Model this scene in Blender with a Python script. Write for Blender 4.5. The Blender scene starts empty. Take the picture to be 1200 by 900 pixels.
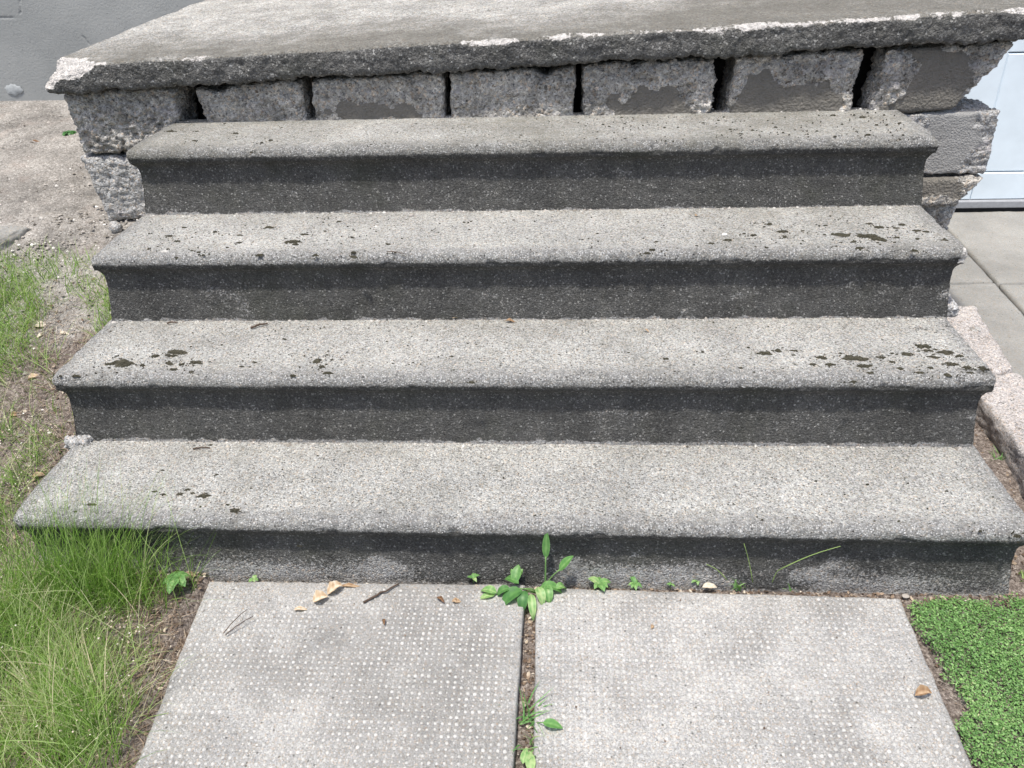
import bpy, math, random
import numpy as np
from mathutils import Matrix, Vector

S = bpy.context.scene
COL = S.collection
rng = np.random.default_rng(7)
random.seed(7)

# ------------------------------------------------------------------ camera, world, sun, exposure
def make_camera(loc, right, up, fwd, f):
    cd = bpy.data.cameras.new('camera'); co = bpy.data.objects.new('camera', cd); COL.objects.link(co)
    cd.sensor_fit = 'HORIZONTAL'; cd.sensor_width = 36.0; cd.lens = 36.0 * f / 1200.0
    cd.clip_start = .02; cd.clip_end = 500
    R = Matrix((right, up, [-v for v in fwd])).transposed()
    co.matrix_world = Matrix.Translation(loc) @ R.to_4x4()
    S.camera = co
make_camera(loc=[0.1134, -1.1514, 1.1594], right=[0.99788, 0.05671, -0.03185], up=[-0.00189, 0.51478, 0.85732], fwd=[-0.06501, 0.85545, -0.5138], f=953.45)
SUN_EL, SUN_AZ = math.radians(73), math.radians(200)      # azimuth clockwise from +Y: the sun stands high, in front and a little to the left
w = bpy.data.worlds.new('World'); S.world = w; w.use_nodes = True
wn = w.node_tree.nodes; bg = wn['Background']; bg.inputs[1].default_value = .15
sky = wn.new('ShaderNodeTexSky'); sky.sky_type = 'NISHITA'; sky.sun_disc = False
sky.sun_elevation = SUN_EL; sky.sun_rotation = SUN_AZ; sky.air_density = 1.0; sky.dust_density = 3.0; sky.ozone_density = .3
w.node_tree.links.new(sky.outputs[0], bg.inputs[0])
sd = bpy.data.lights.new('sun', 'SUN'); so = bpy.data.objects.new('sun', sd); COL.objects.link(so)
sd.energy = 3.3; sd.angle = math.radians(3); sd.color = (1, .96, .885)
sv = Vector((math.sin(SUN_AZ) * math.cos(SUN_EL), math.cos(SUN_AZ) * math.cos(SUN_EL), math.sin(SUN_EL)))
so.rotation_euler = sv.to_track_quat('Z', 'Y').to_euler()
S.view_settings.view_transform = 'Standard'; S.view_settings.look = 'None'
S.view_settings.exposure = .47; S.view_settings.gamma = 1

# ------------------------------------------------------------------ numpy noise
def _h(ix, iy, iz, s):
    n = (ix.astype(np.int64) * 374761393 + iy.astype(np.int64) * 668265263 + iz.astype(np.int64) * 2147483647 + s * 974634777) & 0xffffffff
    n = ((n ^ (n >> 13)) * 1274126177) & 0xffffffff
    n = ((n ^ (n >> 16)) * 2246822519) & 0xffffffff
    return ((n ^ (n >> 15)) & 0xffffff) / float(0xffffff)
def vn(P, sc=1.0, s=0):
    """value noise in -1..1"""
    Q = P * sc + 100.0
    I = np.floor(Q).astype(np.int64); F = Q - I; F = F * F * (3 - 2 * F)
    r = 0
    for dx in (0, 1):
        for dy in (0, 1):
            for dz in (0, 1):
                wt = (F[:, 0] if dx else 1 - F[:, 0]) * (F[:, 1] if dy else 1 - F[:, 1]) * (F[:, 2] if dz else 1 - F[:, 2])
                r = r + wt * _h(I[:, 0] + dx, I[:, 1] + dy, I[:, 2] + dz, s)
    return r * 2 - 1
def fbm(P, sc, s=0, o=4):
    r = 0; a = 1; t = 0
    for k in range(o):
        r = r + a * vn(P, sc * 2 ** k, s + k * 17); t += a; a *= .5
    return r / t * 1.5
def cells(P, sc, s=0):
    """distance to the nearest of scattered cell points (0..about 1) and that cell's random number"""
    Q = P * sc + 100.0
    I = np.floor(Q).astype(np.int64); best = np.full(len(P), 9.0); rid = np.zeros(len(P))
    for dx in (-1, 0, 1):
        for dy in (-1, 0, 1):
            for dz in (-1, 0, 1):
                a, b, c = I[:, 0] + dx, I[:, 1] + dy, I[:, 2] + dz
                d = (a + _h(a, b, c, s) - Q[:, 0]) ** 2 + (b + _h(a, b, c, s + 1) - Q[:, 1]) ** 2 + (c + _h(a, b, c, s + 2) - Q[:, 2]) ** 2
                m = d < best; best = np.where(m, d, best); rid = np.where(m, _h(a, b, c, s + 3), rid)
    return np.sqrt(best), rid
def sst(a, b, x):
    t = np.clip((x - a) / (b - a), 0, 1)
    return t * t * (3 - 2 * t)
def terrain(x, y):
    """ground height: a bank that climbs left of the steps, low ground in front and to the right"""
    x = np.asarray(x, float); y = np.asarray(y, float)
    zl = np.interp(y, [-8, -.6, -.1, .02, .12, .3, .55, .8, 1.0, 1.4, 2.2, 9], [0, 0, .015, .03, .075, .15, .255, .345, .385, .43, .5, .6])
    zr = np.interp(y, [-8, .0, .12, .3, .5, .8, 1.0, 9], [-.004, -.004, .03, .08, .095, .03, -.03, -.03])
    zr = zr * (1 - sst(1.05, 1.12, x) * sst(.3, .5, y)) - .03 * sst(1.05, 1.12, x) * sst(.3, .5, y)
    a = sst(-.935, -.9, x); b = sst(.9, .93, x)
    far = sst(-1.6, -4, x)
    zl = zl + far * .02
    front = np.where(y < 0, 1.0, 0.0)
    mid = -.004
    zlf = np.interp(x, [-.9, -.64, -.60], [1, 1, 0])
    z = np.where(y < 0.03, np.where(x < -.60, zl * np.interp(x, [-.95, -.6], [1, .6]), mid), zl * (1 - a) + mid * a)
    z = z * (1 - b) + zr * b
    return z


# ------------------------------------------------------------------ object helpers
def mesh_of(name, V, F, mat, attrs=None, smooth=True):
    me = bpy.data.meshes.new(name)
    V = np.asarray(V, np.float32)
    if isinstance(F, np.ndarray):
        n, k = F.shape
        me.vertices.add(len(V)); me.vertices.foreach_set('co', V.ravel())
        me.loops.add(n * k); me.loops.foreach_set('vertex_index', F.astype(np.int32).ravel())
        me.polygons.add(n); me.polygons.foreach_set('loop_start', np.arange(0, n * k, k, dtype=np.int32))
        me.update(calc_edges=True); me.validate()
    else:
        me.from_pydata([tuple(map(float, v)) for v in V], [], F); me.update()
    me.polygons.foreach_set('use_smooth', [smooth] * len(me.polygons))
    for k, v in (attrs or {}).items():
        a = me.attributes.new(k, 'FLOAT', 'POINT'); a.data.foreach_set('value', np.asarray(v, np.float32))
    me.materials.append(mat)
    return me
def obj(name, me, parent=None, loc=None, rot=None):
    o = bpy.data.objects.new(name, me); COL.objects.link(o)
    if parent: o.parent = parent
    if loc is not None: o.location = loc
    if rot is not None: o.rotation_euler = rot
    return o
def tag(o, label=None, cat=None, group=None, kind=None):
    if label: o['label'] = label
    if cat: o['category'] = cat
    if group: o['group'] = group
    if kind: o['kind'] = kind
    return o
def thing(name, label, cat, loc=(0, 0, 0), group=None):
    return tag(obj(name, None, loc=loc), label, cat, group)
def grid_faces(nu, nv):
    a = np.arange(nu * nv).reshape(nu, nv)
    return np.stack([a[:-1, :-1].ravel(), a[1:, :-1].ravel(), a[1:, 1:].ravel(), a[:-1, 1:].ravel()], 1)
def weld(V, F, r=5):
    key = np.round(V, r); _, idx, inv = np.unique(key, axis=0, return_index=True, return_inverse=True)
    F = inv.ravel()[F]; ok = np.array([len(set(f)) == 4 for f in F[:0]])
    d = (F[:, 0] == F[:, 1]) | (F[:, 1] == F[:, 2]) | (F[:, 2] == F[:, 3]) | (F[:, 3] == F[:, 0]) | (F[:, 0] == F[:, 2]) | (F[:, 1] == F[:, 3])
    tri = F[d]; F = F[~d]
    T = []
    for f in tri:
        g = [f[i] for i in range(4) if f[i] != f[(i + 1) % 4]]
        if len(set(g)) == 3 and len(g) == 3: T.append(g)
    return V[idx], F, T, idx
def tri_append(F, T):
    if not T: return F
    return [tuple(map(int, f)) for f in F] + [tuple(map(int, t)) for t in T]
def join_parts(L):
    """L: list of (V, F list or array, attrs) -> one V, F list, attrs"""
    Vs, Fs, off = [], [], 0; at = {}
    for V, F, A in L:
        V = np.asarray(V, float); Vs.append(V); Fs += [tuple(int(i) + off for i in f) for f in F]; off += len(V)
        for k, v in A.items(): at.setdefault(k, []).append(np.broadcast_to(np.asarray(v, float), (len(V),)))
    return np.concatenate(Vs), Fs, {k: np.concatenate(v) for k, v in at.items()}

# ------------------------------------------------------------------ material helpers
class NT:
    def __init__(s, name, rough=.9):
        s.m = bpy.data.materials.new(name); s.m.use_nodes = True; s.t = s.m.node_tree; s.n = s.t.nodes
        s.b = s.n['Principled BSDF']; s.b.inputs['Roughness'].default_value = rough
        s.b.inputs['Specular IOR Level'].default_value = .25
        s.co = s.n.new('ShaderNodeTexCoord').outputs['Object']
    def L(s, a, b): s.t.links.new(a, b)
    def _in(s, sock, v):
        if hasattr(v, 'links'): s.L(v, sock)
        else: sock.default_value = v
    def noise(s, sc, det=4, rough=.6, vec=None, dist=0):
        n = s.n.new('ShaderNodeTexNoise'); n.inputs['Scale'].default_value = sc; n.inputs['Detail'].default_value = det
        n.inputs['Roughness'].default_value = rough; n.inputs['Distortion'].default_value = dist; s.L(vec or s.co, n.inputs['Vector']); return n.outputs['Fac']
    def vor(s, sc, vec=None, rand=1.0):
        n = s.n.new('ShaderNodeTexVoronoi'); n.inputs['Scale'].default_value = sc; n.inputs['Randomness'].default_value = rand
        s.L(vec or s.co, n.inputs['Vector'])
        sp = s.n.new('ShaderNodeSeparateColor'); s.L(n.outputs['Color'], sp.inputs[0])
        return n.outputs['Distance'], sp.outputs[0], sp.outputs[1], sp.outputs[2]
    def ramp(s, f, stops, interp='LINEAR'):
        r = s.n.new('ShaderNodeValToRGB'); cr = r.color_ramp; cr.interpolation = interp
        while len(cr.elements) < len(stops): cr.elements.new(.5)
        for e, (p, c) in zip(cr.elements, stops):
            e.position = p; e.color = (c, c, c, 1) if isinstance(c, (int, float)) else (*c, 1)
        s.L(f, r.inputs[0]); return r.outputs[0]
    def mix(s, f, a, b, mode='MIX'):
        n = s.n.new('ShaderNodeMix'); n.data_type = 'RGBA'; n.blend_type = mode
        s._in(n.inputs[0], f)
        for sock, v in ((n.inputs[6], a), (n.inputs[7], b)):
            if isinstance(v, (int, float)): v = (v, v, v, 1)
            elif isinstance(v, tuple) and len(v) == 3: v = (*v, 1)
            s._in(sock, v)
        return n.outputs[2]
    def math(s, op, a, b=0, c=0, clamp=False):
        n = s.n.new('ShaderNodeMath'); n.operation = op; n.use_clamp = clamp
        s._in(n.inputs[0], a); s._in(n.inputs[1], b); s._in(n.inputs[2], c); return n.outputs[0]
    def attr(s, name):
        n = s.n.new('ShaderNodeAttribute'); n.attribute_name = name; return n.outputs['Fac']
    def mask(s, attr_name, nsc=90, amp=.9, lo=.42, hi=.58):
        """an attribute's edge broken up by noise"""
        f = s.math('MULTIPLY_ADD', s.math('SUBTRACT', s.noise(nsc, 3, .7), .5), amp, s.attr(attr_name))
        return s.ramp(f, [(lo, 0.0), (hi, 1.0)])
    def bump(s, h, strength=.5, dist=.002):
        n = s.n.new('ShaderNodeBump'); n.inputs['Strength'].default_value = strength; n.inputs['Distance'].default_value = dist
        s.L(h, n.inputs['Height']); s.L(n.outputs[0], s.b.inputs['Normal'])
    def color(s, c): s._in(s.b.inputs['Base Color'], c)

def flat_mat(name, col, var=.15, sc=40, rough=.85, bump=.0):
    m = NT(name, rough)
    n = m.noise(sc, 4)
    m.color(m.mix(m.ramp(n, [(.3, 0.0), (.7, 1.0)]), tuple(c * (1 - var) for c in col), tuple(min(1, c * (1 + var)) for c in col)))
    if bump: m.bump(n, bump)
    return m.m

def concrete(name, light, sc=270, mott=(.78, 1.12), msc=5, warm=(1, .985, .955), crust=None, spall=None, plaster=None, stain_shade=None, nose=False, pores=False, slo=.3, shi=.75, bstr=.5, bd=.002, contrast=None, fine=.5):
    m = NT(name, .93)
    d1, r1, g1, b1 = m.vor(sc); d2, r2, g2, b2 = m.vor(sc * 2.1)
    L = light
    stops = contrast or [(0, L * .16), (.10, L * .42), (.25, L * .82), (.6, L * 1.08), (.82, L * 1.4), (1, min(.88, L * 1.9))]
    a = m.ramp(r1, stops); b = m.ramp(r2, stops)
    base = m.mix(fine, a, b)
    tint = m.ramp(g1, [(0, (.97, 1, 1.05)), (.35, (1, 1, 1)), (.8, (1, 1, 1)), (.9, (1.05, .98, .9)), (1, (1.09, .95, .84))])
    base = m.mix(1.0, base, tint, 'MULTIPLY')
    base = m.mix(1.0, base, m.ramp(m.noise(msc, 7, .65), [(.3, mott[0]), (.5, (mott[0] + mott[1]) / 2), (.7, mott[1])]), 'MULTIPLY')
    base = m.mix(1.0, base, warm, 'MULTIPLY')
    if nose:                                              # worn nosing: bare grains with dark gaps between them
        dn, rn, gn, _ = m.vor(sc * .8)
        gr = m.mix(m.ramp(m.math('MULTIPLY_ADD', m.noise(sc * 1.6, 3, .8), .6, dn), [(.45, 0.0), (.85, 1.0)]), m.ramp(rn, [(0, L * .2), (.25, L * .8), (.6, L * 1.45), (1, .85)]), L * .34)
        base = m.mix(m.math('MULTIPLY', m.mask('nose', 60, 1.6, .25, 1.2), .72), base, gr)
    # small dark pits
    dp, rp, _, _ = m.vor(85)
    pit = m.math('MULTIPLY', m.ramp(dp, [(.12, 1.0), (.2, 0.0)]), m.ramp(rp, [(.72, 0.0), (.78, 1.0)]))
    base = m.mix(m.math('MULTIPLY', pit, .75), base, (.05, .048, .044))
    if pores:                                             # clusters of fine dark pores
        dq, rq, _, _ = m.vor(150)
        q = m.math('MULTIPLY', m.ramp(dq, [(.16, 1.0), (.3, 0.0)]), m.ramp(rq, [(.60, 0.0), (.66, 1.0)]))
        q = m.math('MULTIPLY', q, m.ramp(m.noise(13, 5, .7), [(.34, 0.0), (.56, 1.0)]))
        base = m.mix(m.math('MULTIPLY', q, .85), base, (.035, .034, .03))
        bl = m.ramp(m.noise(24, 8, .8), [(.47, 0.0), (.66, 1.0)])
        base = m.mix(m.math('MULTIPLY', bl, .42), base, m.mix(1.0, base, (.50, .49, .44), 'MULTIPLY'))
    if stain_shade:                                             # weathering film; deck and paving also get dappled shade in this colour
        base = m.mix(m.math('MULTIPLY', m.mask('stain_shade', 17, 1.1, slo, shi), stain_shade[1]), base, m.mix(.55, stain_shade[0], m.mix(1.0, base, stain_shade[0], 'MULTIPLY')))
    if plaster:
        pc = m.mix(m.noise(30, 6, .7), tuple(c * .78 for c in plaster), tuple(c * 1.2 for c in plaster))
        pc = m.mix(.12, pc, m.mix(1.0, pc, a, 'MULTIPLY'))
        base = m.mix(m.mask('plaster', 70, .9), base, pc)
    if crust:
        dc, rc, gc, bc = m.vor(sc * 1.15)
        c = m.mix(.55, m.ramp(rc, [(0, crust * .4), (.45, crust * .85), (.85, crust * 1.3), (.94, crust * 2.1), (.975, crust * 4.5), (1, crust * 6)]), m.ramp(m.noise(sc * 1.1, 5, .95), [(.3, crust * .1), (.48, crust * .8), (.58, crust * 1.5), (.70, crust * 5)]))
        c = m.mix(1.0, c, m.ramp(m.noise(9, 6, .7), [(.3, .7), (.7, 1.35)]), 'MULTIPLY')
        mp = m.n.new('ShaderNodeMapping'); mp.inputs['Scale'].default_value = (1, 1, .22); m.L(m.co, mp.inputs['Vector'])
        c = m.mix(1.0, c, m.ramp(m.noise(28, 5, .75, vec=mp.outputs[0]), [(.3, (.86, .86, .84)), (.52, (1, .99, .95)), (.72, (1.2, 1.18, 1.1))]), 'MULTIPLY')
        scr = m.ramp(m.noise(170, 3, .8), [(.56, 0.0), (.66, 1.0)])      # bare aggregate grains where the crust has flaked
        big = m.ramp(m.noise(16, 5, .75), [(.46, .12), (.66, 1.0)])
        c = m.mix(m.math('MULTIPLY', m.math('MULTIPLY', scr, big), .6), c, (.27, .265, .25))
        c = m.mix(m.ramp(m.noise(7, 5, .6), [(.5, 0.0), (.75, .35)]), c, (.055, .06, .035))
        base = m.mix(m.mask('crust', 210, 1.5, .40, .62), base, c)
    if spall:
        sp = m.mix(m.ramp(m.noise(90, 6, .8), [(.3, 0.0), (.7, 1.0)]), tuple(c * .55 for c in spall), tuple(min(.9, c * 1.3) for c in spall))
        sp = m.mix(.5, sp, m.mix(1.0, sp, m.mix(.5, a, 1.0, 'ADD'), 'MULTIPLY'))
        base = m.mix(m.mask('spall', 75, 1.9, .42, .60), base, sp)
    m.color(base)
    h = m.math('ADD', m.math('MULTIPLY', d1, -.8), m.math('MULTIPLY', m.noise(sc * 1.3, 4, .75), 1.1))
    h = m.math('ADD', h, m.math('MULTIPLY', m.noise(35, 5, .7), .9))
    h = m.math('SUBTRACT', h, m.math('MULTIPLY', pit, .8))
    m.bump(h, bstr, bd)
    return m.m

M_TREAD = concrete('weathered_tread_concrete', .43, 340, crust=.075, spall=(.62, .6, .57), nose=True, pores=True, slo=.1, shi=1.0, bstr=1, bd=.003, mott=(.76, 1.12), msc=6, stain_shade=((.21, .20, .155), .8), warm=(1, .992, .94), fine=.4)
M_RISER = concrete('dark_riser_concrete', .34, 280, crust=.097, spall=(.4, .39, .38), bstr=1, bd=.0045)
M_DECK = concrete('deck_concrete', .44, 200, crust=.125, spall=(.60, .575, .55), stain_shade=((.20, .19, .165), .8), bstr=1, bd=.004, mott=(.66, 1.2), msc=7, warm=(1, .99, .95), pores=True, slo=-.1, shi=1.15)
M_BLOCK = concrete('broken_block_concrete', .52, 150, mott=(.45, 1.4), msc=16, warm=(1, .95, .87), plaster=(.24, .225, .20), spall=(.50, .475, .46), bstr=1, bd=.007)
M_BLOCKL = concrete('pale_block_concrete', .38, 190, mott=(.7, 1.2), msc=11, warm=(1, .985, .955), plaster=(.35, .345, .335), spall=(.55, .52, .51), bstr=.9, bd=.003)
M_PAVE = concrete('paving_concrete', .35, 420, mott=(.68, 1.18), msc=8, stain_shade=((.25, .245, .23), .4), slo=-.1, shi=1.2, bstr=.5, bd=.0013, contrast=[(0, .14), (.15, .24), (.5, .325), (.8, .40), (1, .56)], warm=(1, .985, .945))
M_FLAG = concrete('flagstone_concrete', .27, 330, mott=(.75, 1.2), msc=3, warm=(1, .985, .93), bstr=.25, bd=.001, contrast=[(0, .2), (.4, .25), (.8, .29), (1, .34)])
M_KERB = concrete('pink_kerb_concrete', .34, 300, mott=(.8, 1.15), msc=7, warm=(1.03, .965, .925), bstr=.5, bd=.0016)
M_MORT = concrete('mortar', .42, 240, mott=(.6, 1.2), msc=14, warm=(1, .99, .97), bstr=.8, bd=.003)
M_WALL = NT('painted_stucco', .9)
_n = M_WALL.noise(3, 6, .6); _d, _r, _, _ = M_WALL.vor(60)
_c = M_WALL.mix(M_WALL.ramp(_n, [(.3, 0.0), (.7, 1.0)]), (.265, .275, .272), (.345, .352, .345))
_p = M_WALL.math('MULTIPLY', M_WALL.ramp(M_WALL.noise(70, 3, .8), [(.30, 1.0), (.37, 0.0)]), .6)
M_WALL.color(M_WALL.mix(_p, _c, (.09, .10, .105))); M_WALL.bump(M_WALL.noise(110, 5, .7), .7, .003); M_WALL = M_WALL.m
M_PATCH = flat_mat('pale_filler', (.36, .38, .385), .15, 60, .9, .3)
M_DOOR = flat_mat('white_door_paint', (.70, .785, .85), .06, 8, .45)
M_SILL = flat_mat('grey_sill', (.30, .31, .33), .12, 60, .8, .3)
M_GAP = flat_mat('near_black', (.025, .025, .025), .2, 60, .9)
M_CORE = flat_mat('gap_core_black', (.03, .029, .028), .4, 50, .95, .6)  # near-black, for the core added behind the block gaps
M_MOSS = flat_mat('black_moss', (.055, .051, .036), .8, 500, 1, .8)
M_TWIG = flat_mat('dead_twig', (.085, .06, .045), .3, 300, .9, .5)

# ground
g = NT('soil', .97)
d1, r1, g1, b1 = g.vor(190); d2, r2, _, _ = g.vor(420)
soil = g.ramp(g.mix(.5, r1, r2), [(0, (.05, .04, .034)), (.4, (.14, .115, .10)), (.75, (.24, .205, .18)), (1, (.42, .38, .34))])
sand = g.ramp(g.mix(.5, r1, r2), [(0, (.12, .11, .10)), (.3, (.24, .225, .205)), (.7, (.34, .32, .295)), (1, (.55, .53, .50))])
sand = g.mix(1.0, sand, g.ramp(g.noise(6, 7, .7), [(.32, .5), (.62, 1.12)]), 'MULTIPLY')  # sand mottling also paints in the dappled shade on the ground
sand = g.mix(g.ramp(g.noise(9, 4, .6), [(.55, 0.0), (.68, .2)]), sand, (.34, .26, .22))
gc = g.mix(g.mask('sand', 22, .8, .4, .6), soil, sand)
g.color(gc); g.bump(g.math('ADD', g.noise(60, 6, .75), g.math('MULTIPLY', d1, -.5)), .9, .006); M_SOIL = g.m

def tint_mat(name, stops, rough=.6, trans=0.0, spec=.3):
    """colour picked per blade or leaf by the attribute 'tint'"""
    m = NT(name, rough); m.b.inputs['Specular IOR Level'].default_value = spec
    c = m.ramp(m.attr('tint'), stops)
    m.color(c)
    if trans:
        tr = m.n.new('ShaderNodeBsdfTranslucent'); m.L(m.mix(1.0, c, (1.2, 1.3, .6), 'MULTIPLY'), tr.inputs[0])
        mx = m.n.new('ShaderNodeMixShader'); mx.inputs[0].default_value = trans
        m.L(m.b.outputs[0], mx.inputs[1]); m.L(tr.outputs[0], mx.inputs[2]); m.L(mx.outputs[0], m.n['Material Output'].inputs[0])
    return m.m
M_GRASS = tint_mat('grass_blades', [(0, (.06, .14, .02)), (.35, (.14, .26, .04)), (.6, (.24, .38, .09)), (.8, (.36, .47, .19)), (.93, (.50, .50, .32)), (1, (.56, .48, .34))], .5, .35)
M_DRY = tint_mat('dry_litter', [(0, (.05, .034, .025)), (.35, (.15, .105, .075)), (.65, (.29, .22, .16)), (.85, (.46, .39, .30)), (1, (.66, .62, .55))], .85)
M_LEAF = tint_mat('fresh_leaf', [(0, (.055, .16, .05)), (.5, (.12, .28, .08)), (.8, (.22, .40, .14)), (1, (.40, .52, .24))], .45, .3, .4)
M_CREEP = tint_mat('creeping_leaves', [(0, (.05, .12, .03)), (.4, (.12, .25, .07)), (.75, (.21, .37, .12)), (.93, (.33, .48, .20)), (1, (.42, .42, .24))], .45, .2, .35)
M_DEAD = tint_mat('dead_leaf', [(0, (.11, .055, .03)), (.4, (.30, .19, .11)), (.7, (.48, .36, .24)), (1, (.66, .6, .5))], .75, .15)
M_GRAVEL = tint_mat('gravel', [(0, (.08, .07, .06)), (.4, (.25, .23, .2)), (.8, (.42, .39, .36)), (1, (.7, .68, .64))], .9)

# ------------------------------------------------------------------ the staircase
W = 1.924
YF = [0.0, .2492, .4989, .7643, 1.0411]
ZT = [.1633, .3326, .4982, .6627]
XO = [-.0022, -.0054, .0010, .0067]
TL = [-.0010, .0012, .0003, -.0016]
stairs = thing('concrete_staircase', 'flight of four worn grey concrete steps with rounded dark-edged treads', 'stairs', (0, .5, 0))
stairs.location = (0, 0, 0)
def resample(pts, step):
    pts = np.array(pts, float)
    # smooth by Catmull-Rom, then even spacing
    out = []
    P = np.vstack([2 * pts[0] - pts[1], pts, 2 * pts[-1] - pts[-2]])
    for i in range(1, len(P) - 2):
        for t in np.linspace(0, 1, 12, endpoint=False):
            a, b, c, d = P[i - 1], P[i], P[i + 1], P[i + 2]
            out.append(.5 * ((2 * b) + (-a + c) * t + (2 * a - 5 * b + 4 * c - d) * t * t + (-a + 3 * b - 3 * c + d) * t ** 3))
    out.append(pts[-1]); out = np.array(out)
    L = np.r_[0, np.cumsum(np.linalg.norm(np.diff(out, axis=0), axis=1))]
    n = max(3, int(L[-1] / step)); s = np.linspace(0, L[-1], n)
    return np.stack([np.interp(s, L, out[:, 0]), np.interp(s, L, out[:, 1])], 1)
NOSE = [(.014, 0), (.0085, -.0018), (.0035, -.0065), (.0006, -.0125), (0, -.018), (.0008, -.025), (.0035, -.031), (.0075, -.0355)]
RISE = [(.0075, -.0355), (.013, -.040), (.018, -.048), (.0205, -.060), (.0200, -.085), (.0165, -.12), (.0125, -.15), (.0100, -.174)]
def sweep(prof, k, hw, yf, yb, nx, ns, rc, z0, corner_n=6):
    """U-shaped sweep of an (inset, z) profile round left side, front and right side"""
    T = np.gradient(prof, axis=0); N = np.stack([-(-T[:, 1]), T[:, 0] * -1], 1)
    N = np.stack([T[:, 1], -T[:, 0]], 1); N /= np.linalg.norm(N, axis=1)[:, None] + 1e-9     # (inset, z) normal
    if N[len(N) // 2, 0] > 0: N = -N
    rows, nr = [], []
    for (o, z), (no, nz) in zip(prof, N):
        r = max(0.0, rc - o); q = max(o, rc)
        ys = np.linspace(yb, yf + q, ns); xs = np.linspace(-(hw - q), hw - q, nx)
        pts = [(-(hw - o), y, -1, 0) for y in ys]
        for a in np.linspace(0, math.pi / 2, corner_n + 2)[1:-1]:
            pts.append((-(hw - q) - r * math.cos(a), yf + q - r * math.sin(a), -math.cos(a), -math.sin(a)))
        pts += [(x, yf + o, 0, -1) for x in xs]
        for a in np.linspace(0, math.pi / 2, corner_n + 2)[1:-1]:
            pts.append(((hw - q) + r * math.sin(a), yf + q - r * math.cos(a), math.sin(a), -math.cos(a)))
        pts += [(hw - o, y, 1, 0) for y in ys[::-1]]
        pts = np.array(pts)
        rows.append(np.stack([pts[:, 0], pts[:, 1], np.full(len(pts), z0 + z)], 1))
        nr.append(np.stack([pts[:, 2] * -no, pts[:, 3] * -no, np.full(len(pts), nz)], 1))
    V = np.concatenate(rows); Nn = np.concatenate(nr); m = len(rows[0])
    F = grid_faces(len(rows), m)
    o_ = np.repeat(prof[:, 0], m); z_ = np.repeat(prof[:, 1], m)
    return V, F, Nn, z_
def top_grid(hw, yf, yb, nx, ns, rc, z0):
    xs = np.linspace(-(hw - rc), hw - rc, nx); xs = np.r_[-(hw - rc), xs[1:-1], hw - rc]; ys = np.linspace(yb, yf + rc, ns)
    X, Y = np.meshgrid(xs, ys, indexing='ij')
    V = np.stack([X.ravel(), Y.ravel(), np.full(X.size, z0)], 1)
    return V, grid_faces(nx, ns)

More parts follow.
